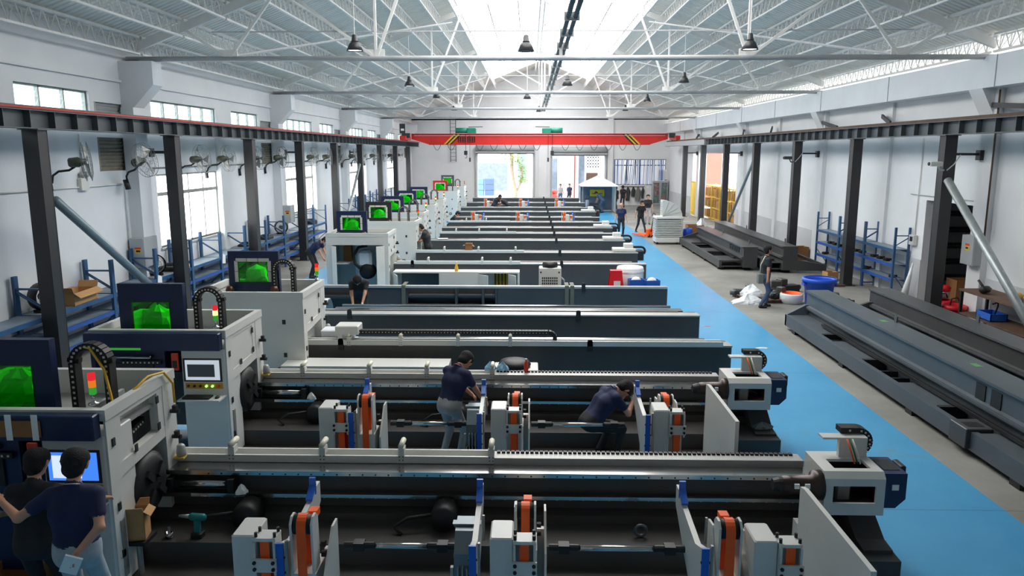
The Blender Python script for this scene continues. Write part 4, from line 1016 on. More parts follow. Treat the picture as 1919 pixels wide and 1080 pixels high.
def back_machine(y, xl, xr, label, cab=None, tray=None, cov=False, zt=.95, lugs=(1.05,), chain=None, elec=None, group='tube laser machines in rows', rail=True):
    o = ((xl+xr)/2, y, 0); P = thing('tube_laser_machine', label, 'machine', o, 0, group)
    MB(o).box(xl, xr, y, y+.5, .1, zt-.03).build('bed', 'machine_dark', P)
    MB(o).box(xl+.2, xr-.3, y+.06, y+1.1, 0, .32).build('base', 'machine_dark', P)
    MB(o).box(xl, xr+.01, y-.012, y+.3, zt-.03, zt).build('top_plate', 'plate_grey', P)
    if rail: MB(o).box(xl, xr-.4, y+.36, y+.48, zt-.03, zt+.02).build('upper_rail', 'chrome', P)
    for x in lugs: lug(o, P, x, y, zt)
    if tray:
        t = MB(o).box(tray[0], tray[1], y-.02, y+.02, zt-.02, zt+.07).box(tray[0], tray[1], y+.16, y+.2, zt-.0, zt+.06).build('cable_tray', 'machine_white', P)
        for x in tray[2]: tray_post(o, t, x, y-.03, zt+.03)
    if cov: cover(o, P, xr-.85, y+.05, zt)
    if elec:
        e = MB(o).box(elec[0], elec[1], y-.85, y-.3, 0, elec[2]).build('electric_cabinet', 'machine_white', P)
        MB(o).box(elec[1]-.4, elec[1]-.3, y-.856, y-.85, elec[2]-.16, elec[2]-.09).box(elec[1]-.55, elec[1]-.45, y-.856, y-.85, elec[2]-.16, elec[2]-.09).build('socket', 'plug_dark', e)
    if chain:
        k = MB(o); rv = MB(o); n = int((chain[1]-chain[0])/.06)
        for i in range(n):
            x = chain[0]+i*.06; k.box(x, x+.055, y+.05, y+.17, zt+.17, zt+.24); rv.box(x+.02, x+.035, y+.044, y+.05, zt+.195, zt+.21)
        xc = chain[1]; r = .1
        for q in range(5):
            a0, a1 = pi*q/8, pi*(q+1)/8; k.bar((xc+r*1.2*sin(a0), y+.11, zt+.105+r*cos(a0)), (xc+r*1.2*sin(a1), y+.11, zt+.105+r*cos(a1)), .12, .07)
        ck = k.build('cable_chain', 'rubber_black', P); rv.build('rivet', 'rivet_white', ck)
        MB(o).cbox(chain[0]-.35, chain[0]+.08, y-.02, y+.35, zt+.17, zt+.33, .015).build('chain_anchor', 'machine_white', P)
        MB(o).box(chain[0]-.3, chain[0]-.22, y-.02, y+.02, zt, zt+.17).build('anchor_leg', 'machine_white', P)
        MB(o).cbox(chain[0]-.75, chain[0]-.1, y+.45, y+.8, zt+.02, zt+.14, .02).build('laser_cover', 'plastic_film', P)
    if cab:
        kw = dict(cab); cx, cy = kw.pop('x'), kw.pop('y'); cabinet(o, P, cx, cy, kw.pop('kind', 'back'), **kw)
    return P
back_machine(13.5, -4.2, 3.66, 'third machine in the row, long cable chain lying along its bed', dict(x=-3.98, y=13.05, dx=.1), (-4.3, 3.5, (-3.3, -2.35, -1.3, -.35)), lugs=(-3.45, 1.1), chain=(-3.2, .35), elec=(-4.3, -1.4, .76))
P4 = back_machine(16.1, -4.6, 3.65, 'fourth bed in the row, without a cabinet, long dark side panel', lugs=(-3.9, 1.05), group='machine beds in the row')
o = P4.location[:]
MB(o).box(-4.4, 3.4, 16.65, 16.95, .9, .93).build('rail_deck', 'steel_grey', P4)
for x0, x1 in ((-3.9, -1.9), (-.9, .6), (1.6, 3.1)): MB(o).box(x0, x1, 16.68, 16.82, .93, .935).build('deck_slot', 'hazard_black', P4)
MB(o).cyl((-4.3, 17.1, .93), (3.2, 17.1, .93), .035, 10).build('round_rail', 'chrome', P4, True)
MB(o).lathe([(.36, 0), (.38, .02), (.38, .6), (.34, .62), (.3, .4)], (-5.35, 17.6, .62), 24, 'x').build('bed_pipe', 'galvanised', P4, True)
# fifth: a bare bed with open ribs towards the camera
y = 19.6; xl, xr = -5.6, 3.58; o = ((xl+xr)/2, y, 0); P5 = thing('machine_bed', 'bare dark machine bed with open ribs on its left half', 'machine bed', o)
MB(o).box(xl, xr, y-.01, y+.16, .9, .955).build('top_plate', 'plate_grey', P5)
MB(o).box(xl, xr, y+.4, y+1.5, .66, .7).build('deck', 'bed_charcoal', P5)
MB(o).box(xl, xr, y+.35, y+.4, .1, .9).build('web_plate', 'bed_charcoal', P5)
MB(o).box(-.85, xr, y, y+.02, .1, .9).build('side_panel', 'bed_charcoal', P5)
MB(o).box(xl, xr, y, y+1.5, .05, .12).build('bottom_plate', 'bed_charcoal', P5)
for x in (-5.6, -4.3, -1.95, -1.25, -.9): MB(o).box(x, x+.06, y+.0, y+.35, .12, .9).build('rib', 'bed_charcoal', P5)
MB(o).box(-4.24, -3.2, y+.02, y+.04, .12, .9).build('rib_plate', 'bed_charcoal', P5)
for z in (.42, .66): MB(o).box(-3.2, -.9, y+.1, y+.35, z-.03, z+.03).build('stiffener', 'bed_charcoal', P5)
for z in (.62, ): MB(o).box(xl, -4.3, y+.1, y+.35, z-.03, z+.03).build('stiffener', 'bed_charcoal', P5)
lug(o, P5, 1.4, y, .95)
for x, lab in ((-3.35, 'left'), (.92, 'right')):
    for q in (0, .14) if x > 0 else (0,):
        m = MB((x+q, y, .95)); m.prism([(y-.03, .12), (y-.015, .12), (y-.015, .96), (y+.5, .965), (y+.5, .98), (y-.03, .975)], 'x', x+q, x+q+.1)
        tag(m.build('webbing_sling', 'olive'), 'olive webbing sling hanging over the ribbed bed, %s one' % lab if not q else 'second olive sling hanging right beside another on the ribbed bed', 'sling', 'lifting slings')
back_machine(23.75, -4.3, 3.65, 'sixth machine, cabinet doors standing open in front', dict(x=-4.3, y=22.95, kind='open_front'), (-4.2, -.3, (-3.2, -1.5, -.6)), lugs=(-3.7, 1.0))
back_machine(26.5, -4.0, 3.77, 'seventh machine with a black guard tower', dict(x=-4.05, y=27.0, tower_m='machine_black', dx=-.25, tz=2.62), (-4.0, -.2, (-3.0, -1.8, -.5)), True)
back_machine(30.2, -4.5, 3.77, 'eighth machine, worker standing at its head cabinet', dict(x=-4.3, y=31.0, dx=-.2, lamp_lit=True), None, True)
back_machine(32.9, -3.9, 3.6, 'ninth bed in the row with low white tray', None, (-3.9, -.6, (-3.2, -2.2, -1.0)))
back_machine(35.4, -4.1, 3.83, 'tenth machine with lit signal lamp behind the eighth', dict(x=-4.45, y=35.6, dx=-.2, lamp_lit=True), None, True)
back_machine(38.3, -4.1, 3.6, 'eleventh bed in the row, before the orange-belted supports', None, (-4.1, -1.0, (-3.2, -2.2)))
back_machine(41.2, -4.2, 3.75, 'twelfth machine, seated worker in front of its cabinet', dict(x=-4.5, y=39.6, dx=-.15, lamp_lit=True))
back_machine(45.0, -4.3, 3.88, 'thirteenth machine with a small carriage at its aisle end', None, None, True)
back_machine(48.6, -4.4, 3.7, 'fourteenth machine with a red guard tower', dict(x=-4.6, y=48.6, dx=.05, tower_m='crane_red', lamp_lit=True))
back_machine(53.3, -4.4, 3.8, 'fifteenth machine near the far doors, two workers bending over it', dict(x=-4.75, y=55.4, dx=-.05, tower_m='steel_grey', tz=2.75))
back_machine(58.8, -4.4, 3.75, 'last machine bed before the far wall', None)
# ================================================================ raw beds on the right floor
def raw_bed(xb, y0, y1, zt, m, label, side=-1, base=.55, z_b=.38, rib_end=True, slots=True):
    """long welded bed lying along the hall: xb = outer face of the beam; the low base reaches out on the -x side"""
    o = (xb, (y0+y1)/2, 0); P = thing('machine_bed', label, 'machine bed', o, 0, 'raw beds on the right floor')
    w = .52; xl = xb-base
    # beam with stepped rail seats on its -x face
    prof = [(xb, .12), (xb+w, .12), (xb+w, zt), (xb-.04, zt), (xb-.04, zt-.05), (xb, zt-.07), (xb, zt-.36), (xb-.07, zt-.38), (xb-.07, zt-.46), (xb, zt-.48)]
    MB(o).prism(prof, 'y', y0, y1).build('beam', m, P)
    for z, d in ((zt-.02, .055), (zt-.42, .085)): MB(o).box(xb-d, xb-d+.02, y0+.1, y1-.05, z-.02, z+.02).build('rail_seat', 'steel_grey', P)
    for dx in (.14, .2): MB(o).bar((xb-dx, y0+.6, z_b+.06), (xb-dx, y1-1.6, z_b+.06), .03, .05).build('guide_strip', 'machine_black', P)
    # base frame: outer channel, deck plates, openings with cross bars
    MB(o).box(xl, xl+.1, y0+.2, y1-.1, .1, z_b).build('outer_channel', m, P)
    MB(o).box(xl+.1, xb, y0+.2, y1-.1, .12, .16).build('bottom_plate', m, P)
    ops = [(y0+1.5, y0+2.7), (y0+4.0, y0+5.5), (y1-2.9, y1-2.3)] if slots else []
    c = y0+.2
    for a, b in ops+[(y1-.1, None)]:
        MB(o).box(xl+.1, xb, c, a, z_b-.03, z_b-.005).build('deck_plate', m, P)
        if b:
            for q in (.35, .65): MB(o).box(xl+.1, xb, a+(b-a)*q-.03, a+(b-a)*q+.03, .16, z_b-.08).build('cross_bar', 'machine_black', P)
            MB(o).box(xl+.1, xb-.05, b-.1, b, .2, z_b+.02).build('cross_beam', 'machine_black', P)
            c = b
    MB(o).prism([(xl, .1), (xb, .1), (xb, z_b+.25), (xb-.08, z_b+.25), (xl, z_b)], 'y', y1-.2, y1-.1).build('gusset_plate', m, P)
    n = 4
    for i in range(n): MB(o).box(xl+.02, xl+.22, y0+.4+(y1-y0-1.2)*i/(n-1), y0+.62+(y1-y0-1.2)*i/(n-1), 0, .1).build('foot', 'machine_black', P)
    for i in range(n): MB(o).box(xb+.1, xb+.4, y0+.4+(y1-y0-1.2)*i/(n-1), y0+.7+(y1-y0-1.2)*i/(n-1), 0, .12).build('foot', 'machine_black', P)
    for f in (.12, .62): MB(o).prism([(y0+(y1-y0)*f, zt), (y0+(y1-y0)*f+.1, zt), (y0+(y1-y0)*f+.1, zt+.12), (y0+(y1-y0)*f+.05, zt+.16), (y0+(y1-y0)*f, zt+.12)], 'x', xb+w-.06, xb+w-.03).build('lifting_lug', 'steel_grey', P)
    return P, o
P, o = raw_bed(7.0, 9.2, 19.1, .98, 'bed_slate', 'long slate-grey machine bed lying nearest the blue aisle')
MB(o).cbox(6.38, 6.78, 10.75, 11.2, .12, .42, .01).build('end_block', 'bed_charcoal', P)
MB(o).box(6.46, 6.7, 10.85, 11.05, .421, .424).build('block_opening', 'hazard_black', P)
MB(o).box(6.78, 7.0, 10.3, 11.2, .1, .3).build('end_shelf', 'bed_charcoal', P)
for yy in (12.1, 15.4): MB(o).box(7.22, 7.34, yy, yy+.2, .981, .983).build('green_mark', 'green_mark', P)
for yy, z in ((11.0, .75), (11.4, .75)): MB(o).box(6.985, 7.0, yy, yy+.25, z-.16, z+.12).build('side_opening', 'hazard_black', P)
raw_bed(8.75, 9.0, 19.5, .96, 'bed_charcoal', 'long charcoal machine bed lying behind the slate one', base=.8)
P, o = raw_bed(8.02, 28.6, 36.7, .9, 'bed_charcoal', 'far charcoal bed with a slotted beam, behind the white cooler', base=.85)
for q in range(5): MB(o).box(7.995, 8.02, 29.2+q*.3, 29.42+q*.3, .62, .8).build('side_opening', 'hazard_black', P)
P, o = raw_bed(9.3, 28.0, 38.6, 1.0, 'bed_charcoal', 'far plain charcoal bed nearer the right wall', base=.5, slots=False)
MB(o).prism([(9.82, .1), (10.9, .1), (10.9, .32), (9.82, .5)], 'y', 28.0, 28.12).build('outrigger', 'bed_charcoal', P)
MB(o).box(10.78, 10.9, 28.12, 29.6, .1, .3).build('outrigger', 'bed_charcoal', P)
MB(o).bar((9.82, 29.6, .7), (10.85, 28.2, .28), .08, .1).build('outrigger_brace', 'bed_charcoal', P)
# ================================================================ racks
def rack(o, length, depth, levels, h, label, group, along='y', shelf_m='rack_deck', brace=True):
    """one rack bay: four posts, shelves with blue front beams, frame rungs and side braces; o = front near corner; depth towards dx"""
    P = thing('storage_rack', label, 'rack', o, 0, group); s_ = 1 if depth > 0 else -1; x, y = o[0], o[1]
    for yy in (y, y+length):
        for xx in (x, x+depth): MB(o).box(xx-.03, xx+.03, yy-.03, yy+.03, 0, h).build('post', 'rack_blue', P)
        for z in (.12, h-.25): MB(o).bar((x, yy, z), (x+depth, yy, z), .03, .03).build('rung', 'rack_blue', P)
        MB(o).bar((x, yy, levels[-1]+.1), (x+depth, yy, h-.3), .025, .025).build('brace', 'rack_blue', P)
        MB(o).bar((x, yy, .75), (x+depth, yy, .2), .025, .025).build('brace', 'rack_blue', P)
    for z in levels:
        sh = MB(o).box(x, x+depth, y+.03, y+length-.03, z-.02, z).build('shelf', shelf_m, P)
        for xx in (x, x+depth): MB(o).box(xx-.02, xx+.02, y+.03, y+length-.03, z-.085, z+.003).build('shelf_beam', 'shelf_blue' if z < 1.2 else 'rack_blue', sh)
    return P
for i in range(11):
    y = 12.15+i*2.4 if i < 2 else 16.95+(i-2)*2.05
    rack((-9.5, y, 0), 2.34 if i < 2 else 1.99, -.6, (.42, .84, 1.22), 2.0, 'blue steel rack along the left wall, %s from the camera' % ORD[i], 'blue racks on the left')
for i in range(6):
    y = 40.0+i*2.08
    rack((-9.5, y, 0), 1.99, -.6, (.42, .84, 1.22), 2.0, 'distant blue rack on the left past the pale pipe brace, %s one' % ORD[i], 'distant blue racks on the left')
for i in range(3):
    rack((11.1, 23.35+i*2.13, 0), 2.07, .42, (.56, 1.02, 1.48), 2.15, 'blue rack on the right wall, %s' % ['nearest the dark doorway', 'middle of the three bays', 'farthest of the three bays'][i], 'blue racks on the right')
# dark parts lying on the right rack
for i in range(13):
    y = 23.6+i*.46; z = 1.02 if i % 4 else .56
    if abs((y-23.35) % 2.13) < .12: y += .2
    mb = MB((11.3, y, z)); mb.cbox(11.2, 11.34, y, y+.22, z+.001, z+.09, .015).cyl((11.18, y+.11, z+.05), (11.42, y+.11, z+.05), .035, 8)
    tag(mb.build('machine_part', 'rubber_black'), 'small black machine part on the right rack, %s counted from the doorway' % ORD[i], 'machine part', 'black parts on the right rack')
# things on the left racks
def carton(name, o, w, d, h, label, m='cardboard', flaps=True, rz=0, group=None):
    t = thing(name, label, 'box', o, rz, group); b = MB(); k = .008
    b.box(-w/2, w/2, -d/2, -d/2+k, 0, h).box(-w/2, w/2, d/2-k, d/2, 0, h).box(-w/2, -w/2+k, -d/2, d/2, 0, h).box(w/2-k, w/2, -d/2, d/2, 0, h).box(-w/2, w/2, -d/2, d/2, 0, k)
    b.build('box_body', m, t)
    if flaps:
        f = min(w, d)*.45
        for p, q, u in (((-w/2, -d/2, h), (-w/2-f*.8, -d/2, h-.1*f), 0), ((w/2, -d/2, h), (w/2+f*.7, -d/2, h-.5*f), 0)):
            MB().add([p, q, (q[0], d/2, q[2]), (p[0], d/2, p[2]), (p[0], p[1], p[2]+k), (q[0], q[1], q[2]+k), (q[0], d/2, q[2]+k), (p[0], d/2, p[2]+k)], [(0,1,2,3), (7,6,5,4), (0,4,5,1), (1,5,6,2), (2,6,7,3), (3,7,4,0)]).build('flap', m, t)
        for yy, e in ((-d/2, -1), (d/2, 1)):
            MB().add([(-w/2, yy, h), (w/2, yy, h), (w/2, yy+e*f*.35, h+f*.7), (-w/2, yy+e*f*.35, h+f*.7), (-w/2, yy+k, h), (w/2, yy+k, h), (w/2, yy+e*f*.35+k, h+f*.7), (-w/2, yy+e*f*.35+k, h+f*.7)], [(0,1,2,3), (7,6,5,4), (0,4,5,1), (1,5,6,2), (2,6,7,3), (3,7,4,0)]).build('flap', m, t)
    return t
carton('cardboard_box', (-9.74, 15.9, 1.223), .42, .95, .26, 'large open cardboard box on the top shelf of the near left rack', rz=.05)
def drum_fan(o, r, label, rz=0):
    t = thing('floor_fan', label, 'fan', o, rz, 'drum fans on the racks')
    MB().lathe([(r, -.14), (r+.01, -.13), (r+.01, .13), (r, .14), (r-.02, .1), (r-.02, -.1)], (0, 0, r+.03), 22, 'y', caps=False).build('housing', 'rubber_black', t, True)
    g = MB()
    for q in (.3, .55, .8): g.ring((0, -.14, r+.03), r*q, .005, 18, 4)
    for i in range(12): g.bar((0, -.14, r+.03), (r*cos(pi*i/6), -.14, r+.03+r*sin(pi*i/6)), .005)
    g.build('grille', 'wire_grey', t); MB().cyl((0, -.08, r+.03), (0, .1, r+.03), r*.3, 12).build('motor', 'rubber_black', t)
    MB().box(-r*.7, r*.7, -.1, .1, 0, .05).build('stand', 'rubber_black', t)
drum_fan((-9.82, 19.55, 1.223), .26, 'black drum fan on the top shelf in front of the grey cabinet', .6)
drum_fan((-9.82, 14.95, 1.223), .27, 'black drum fan half hidden behind the nearest left column', 1.2)
drum_fan((-9.8, 29.8, 1.223), .24, 'black drum fan on a far left rack shelf', .5)
for (x, y, z, w, d, h, m, lab) in ((-9.8, 20.5, 1.223, .5, .7, .22, 'machine_black', 'heap of black cable coils on the left rack top'), (-9.8, 25.9, 1.223, .35, .5, .14, 'machine_black', 'dark part on a mid left rack top'), (-9.8, 28.0, 1.223, .4, .6, .2, 'machine_black', 'dark bundle on a left rack top by the second window'), (-9.8, 26.8, .843, .3, .5, .12, 'paper', 'white packet on the middle shelf of a left rack'), (-9.78, 32.0, .423, .4, .7, .15, 'paper', 'stack of white sheets on a low shelf of a left rack'), (-9.8, 34.0, 1.223, .4, .5, .3, 'machine_black', 'dark crate of parts on the far left rack')):
    mb = MB((x, y, z)); mb.cbox(x-w/2, x+w/2, y-d/2, y+d/2, z, z+h*.6, .03).ring((x, y, z+h*.7), w*.36, .03, 14, 5, 'z').cyl((x-w*.3, y+d*.2, z+h*.5), (x+w*.4, y-d*.2, z+h), .025, 6)
    tag(mb.build('rack_item', m), lab, 'parts')
for (y, lab) in ((14.55, 'white paper sheet taped to the nearest left rack post'), (18.95, 'white paper tag on the left rack beside the thick pipe'), (23.1, 'white paper sheet on the rack post by the first big window')):
    mb = MB((-9.46, y, 1.1)); mb.add([(-9.47, y-.02, 1.02), (-9.45, y+.17, 1.0), (-9.445, y+.19, 1.26), (-9.46, y+.02, 1.32), (-9.476, y-.02, 1.02), (-9.456, y+.17, 1.0), (-9.451, y+.19, 1.26), (-9.466, y+.02, 1.32)], [(0,1,2,3), (7,6,5,4), (0,4,5,1), (1,5,6,2), (2,6,7,3), (3,7,4,0)])
    tag(mb.build('paper_sheet', 'paper'), lab, 'paper', 'papers on racks')
# ring light shaped drum beside the nearest cabinet
mb = MB(); t = thing('drum_blower', 'round grey blower drum beside the nearest guard tower', 'blower', (-6.85, 9.9, 0))
MB().lathe([(.3, -.3), (.33, -.28), (.33, .28), (.3, .3), (.27, .2)], (0, 0, 1.15), 24, 'y').build('drum', 'galvanised', t, True)
for q in (-.25, .25): MB().bar((q, 0, 0), (q*.6, 0, .95), .05, .05).build('leg', 'rack_blue', t)
# ================================================================ right side odds and ends
t = thing('plastic_barrel', 'big blue open plastic barrel beyond the slate bed', 'barrel', (8.2, 21.5, 0))
MB().lathe([(.3, 0), (.34, .02), (.41, .82), (.46, .83), (.46, .88), (.41, .88), (.4, .84), (.32, .06), (.001, .05)], n=28, caps=False).build('tub', 'blue_tub', t, True)
MB().lathe([(.415, .78), (.47, .79), (.47, .9), (.42, .9)], n=28, caps=False).build('rim', 'blue_tub', t, True)
for s_ in (-1, 1): MB().box(s_*.43-.03, s_*.43+.03, -.1, .1, .68, .76).build('handle', 'blue_tub', t)
t = thing('wooden_pallet', 'low wooden pallet under dark parts and white film, by the walking man', 'pallet', (7.0, 22.75, 0))
for y in (-.4, 0, .4): MB().box(-.65, .65, y-.05, y+.05, 0, .09).build('bearer', 'wood_dark', t)
for i in range(7): MB().box(-.65+i*.19, -.53+i*.19, -.5, .5, .09, .11).build('plank', 'wood_dark', t)
def blob(name, o, rx, ry, h, m, label, cat, seed=1, amp=.25):
    rnd = random.Random(seed); mb = MB(); n, k_ = 18, 7; vs = []
    ph = [rnd.uniform(0, 6) for _ in range(4)]
    for k in range(k_+1):
        q = k/k_
        for i in range(n):
            a = 2*pi*i/n; rr = (1-q**1.6*.92)*(1+amp*(.5*sin(2*a+ph[0])+.35*sin(5*a+ph[1]+q*3)+.25*rnd.uniform(-1, 1)))
            vs.append((rx*rr*cos(a), ry*rr*sin(a), max(0, h*(q**.8)*(1+.2*sin(3*a+ph[2])))*(k > 0)))
    mb.add(vs, [(k*n+i, k*n+(i+1) % n, (k+1)*n+(i+1) % n, (k+1)*n+i) for k in range(k_) for i in range(n)]+[list(range(n-1, -1, -1)), list(range(k_*n, k_*n+n))])
    ob = tag(mb.build(name, m), label, cat); ob.location = o; return ob
blob('plastic_sheet', (6.45, 22.3, .0), .42, .3, .25, 'plastic_film', 'crumpled white plastic film spilling off the pallet', 'film', 3)
blob('plastic_sheet', (6.75, 23.0, .11), .35, .25, .3, 'plastic_film', 'white film heaped on the pallet behind the man', 'film', 5)
def gearpart(o, label, s=1., rz=0, group='dark machine parts on the floor'):
    t = thing('machine_part', label, 'machine part', o, rz, group)
    MB().cbox(-.22*s, .22*s, -.15*s, .15*s, 0, .2*s, .02).build('body', 'machine_black', t)
    MB().cyl((-.32*s, 0, .12*s), (.36*s, 0, .12*s), .07*s, 10).build('shaft', 'steel_grey', t, True)
    MB().cbox(.1*s, .3*s, -.2*s, .05*s, .2*s, .36*s, .02).build('bracket', 'machine_dark', t)
for i, (x, y, z, s_, lab) in enumerate(((6.55, 23.35, 0, 1.1, 'dark gear part at the left rear of the pallet'), (7.35, 22.6, .11, .9, 'dark gear part on the right of the pallet'), (7.6, 23.6, 0, 1.2, 'dark casting on the floor behind the walking man'), (8.6, 22.6, 0, 1.0, 'dark casting to the right of the blue barrel'), (9.1, 22.0, 0, 1.0, 'dark part on the floor between the barrel and a column'), (8.3, 24.2, 0, 1.2, 'dark casting behind the blue barrel'), (9.0, 23.6, 0, .9, 'small dark casting near the second right column'))):
    gearpart((x, y, z), lab, s_, i*.7)
t = thing('orange_basin', 'orange basin wrapped in white sack beside the barrel', 'basin', (7.75, 22.4, 0))
MB().lathe([(.28, 0), (.34, .1), (.33, .26), (.3, .3), (.27, .27)], n=20, caps=False).build('sack', 'plastic_film', t, True)
MB().lathe([(.001, .2), (.2, .21), (.27, .3), (.29, .31), (.28, .29), (.2, .17), (.001, .16)], n=20, caps=False).build('bowl', 'belt_orange', t, True)
carton('cardboard_box', (11.2, 31.75, 0), .55, .5, .55, 'brown carton on the floor by the right wall behind a column', 'cardboard_dark', False, .1)
carton('cardboard_box', (10.5, 26.6, 0), .4, .35, .3, 'small pale carton on the floor before the right blue rack', 'cardboard', False, .2)
t = thing('wood_offcut', 'short wooden offcut lying at the foot of a right column', 'wood', (10.2, 25.2, 0)); MB().box(-.25, .25, -.05, .05, 0, .08).build('board', 'wood_dark', t); MB().box(-.1, .2, .05, .12, 0, .05).build('board', 'wood', t)
# evaporative cooler
o = (6.72, 37.3, 0); t = thing('evaporative_cooler', 'tall white mobile evaporative cooler with louvred sides', 'cooler', o)
MB().cbox(-.66, .66, -.45, .45, .12, .34, .03).build('water_tank', 'machine_white', t)
b = MB()
for x in (-.64, .6):
    for yy in (-.43, .39): b.box(x, x+.04, yy, yy+.04, .34, 1.25)
b.box(-.58, .58, -.36, .36, .34, 1.2); b.build('frame', 'sill_grey', t)
for i in range(10): MB().bar((-.6, -.42, .4+i*.084), (.6, -.42, .4+i*.084), .05, .035, up=(0, -.5, 1)).build('louvre', 'machine_white', t)
for i in range(10): MB().bar((-.65, -.4, .4+i*.084), (-.65, .4, .4+i*.084), .05, .035).build('louvre', 'machine_white', t)
MB().cbox(-.68, .68, -.47, .47, 1.24, 1.34, .03).build('top_cover', 'machine_white', t)
hd = MB(); pts = [(-.34, 1.34), (.62, 1.34)] + [(-.34+.96*cos(a), 1.34+.78*sin(a)) for a in [pi/2*q/9 for q in range(1, 10)]]
hd.prism(pts, 'y', -.34, .34); hd.build('hood', 'machine_white', t)
for q in range(1, 5):
    a = pi/2*q/5; MB().bar((-.3, -.345, 1.36), (-.34+.94*cos(a), -.345, 1.34+.76*sin(a)), .02, .02).build('hood_rib', 'sill_grey', t)
for i in range(7): MB().box(-.36, -.33, -.32, .32, 1.42+i*.095, 1.45+i*.095).build('air_vane', 'box_grey', t)
for x in (-.55, .55):
    for yy in (-.36, .36): MB().lathe([(.06, -.02), (.06, .02)], (x, yy, .06), 12, 'y').build('caster', 'rubber_black', t)
# blue drum trolley and carton next to it
t = thing('plastic_drum', 'blue plastic drum beside the white cooler', 'drum', (7.75, 37.6, 0)); MB().lathe([(.2, 0), (.23, .03), (.24, .3), (.22, .34), (.24, .38), (.23, .68), (.18, .72)], n=18).build('body', 'blue_tub', t, True); MB().lathe([(.05, .72), (.05, .76)], n=10).build('cap', 'blue_tub', t)
carton('cardboard_box', (8.3, 38.6, 0), .8, .7, .8, 'tall brown carton wrapped in white film beyond the far bed', 'cardboard_dark', False)
blob('plastic_sheet', (8.7, 38.9, .0), .55, .4, .95, 'plastic_film', 'white film draped over goods at the far beds', 'film', 9, .12)
# hand pallet truck, orange
o = (6.25, 40.2, 0); t = thing('pallet_truck', 'orange hand pallet truck beside the cooler', 'pallet truck', o, .5)
for x in (-.2, .2): MB().cbox(x-.08, x+.08, 0, 1.1, .06, .12, .01).build('fork', 'belt_orange', t)
MB().cbox(-.2, .2, -.2, .02, .08, .45, .04).build('pump_body', 'belt_orange', t); MB().cyl((0, -.2, .3), (-.25, -.7, 1.15), .025, 8).build('handle', 'rubber_black', t, True)
MB().ring((-.28, -.75, 1.22), .09, .02, 14, 6).build('grip', 'rubber_black', t, True)
for x in (-.1, .1): MB().lathe([(.09, -.03), (.09, .03)], (x, -.15, .09), 12, 'x').build('wheel', 'rubber_black', t)
# bench with tools at the right edge, red spools
o = (11.15, 17.6, 0); t = thing('work_bench', 'dark steel work bench against the right wall', 'bench', o)
for x in (-.3, .35):
    for yy in (-1.5, 1.5): MB().box(x-.03, x+.03, yy-.03, yy+.03, 0, .98).build('leg', 'machine_black', t)
MB().box(-.35, .4, -1.55, 1.55, .98, 1.03).build('top', 'wood_dark', t); MB().box(-.33, .38, -1.5, 1.5, .4, .44).build('shelf', 'wood_dark', t)
for (x, y, z, lab) in ((11.16, 19.95, .0, 'red hose reel on the floor left of the bench, front one'), (11.2, 20.62, 0, 'red hose reel on the floor by the doorway, rear one')):
    q = thing('hose_reel', lab, 'reel', (x, y, z), 0, 'red reels'); MB().lathe([(.3, .35), (.32, .37), (.32, .44), (.2, .46), (.2, .35)], n=22).build('spool', 'red_plastic', q, True); MB().lathe([(.2, 0), (.24, .34), (.1, .35)], n=16).build('stand', 'red_plastic', q, True)
    MB().tube([(-.1, 0, .44), (-.08, 0, .6), (.08, 0, .64), (.14, 0, .52)], .02, 6).build('handle', 'rubber_black', q, True)
t = thing('funnel_bin', 'small red and grey tub standing on the rear red reel', 'tub', (11.3, 20.75, .47)); MB().lathe([(.12, 0), (.15, .22), (.14, .22), (.11, .02)], n=14).build('tub', 'box_grey', t, True); MB().lathe([(.152, .2), (.17, .3), (.1, .36)], n=14).build('lid', 'red_plastic', t, True)
for (x, y, z, m, lab) in ((11.0, 18.4, 1.03, 'rubber_black', 'black drill motor on the bench top'), (11.2, 17.5, 1.03, 'yellow_hose', 'yellow air tool on the bench top')):
    q = thing('power_tool', lab, 'tool', (x, y, z), .6); MB().lathe([(.05, -.16), (.09, -.12), (.09, .1), (.04, .16)], (0, 0, .1), 14, 'x').build('body', m, q, True); MB().cyl((0, 0, .1), (.05, .2, .3), .03, 8).build('handle', m, q, True); MB().cyl((.16, 0, .1), (.3, 0, .1), .02, 8).build('bit', 'frame_alu', q)
carton('wooden_crate', (11.25, 16.9, 1.03), .3, .4, .3, 'brown carton on the bench top at the right edge', 'cardboard', False)
t = thing('plastic_crate', 'blue crate of tools on the lower bench shelf', 'crate', (11.1, 18.2, .44)); MB().box(-.2, .2, -.3, -.28, 0, .18).box(-.2, .2, .28, .3, 0, .18).box(-.2, -.18, -.3, .3, 0, .18).box(.18, .2, -.3, .3, 0, .18).box(-.2, .2, -.3, .3, 0, .02).build('bin', 'plastic_blue', t)
MB().tube([(0, -.1, .1), (.05, -.12, .35), (.12, .0, .42), (.05, .1, .35)], .02, 6).build('tool_handle', 'rubber_black', t, True)
t = thing('film_roll', 'white plastic roll leaning in the dark doorway', 'roll', (11.3, 22.95, 0)); MB().cyl((0, 0, 0), (.12, -.15, 1.15), .13, 12, .02).build('roll', 'plastic_film', t, True)
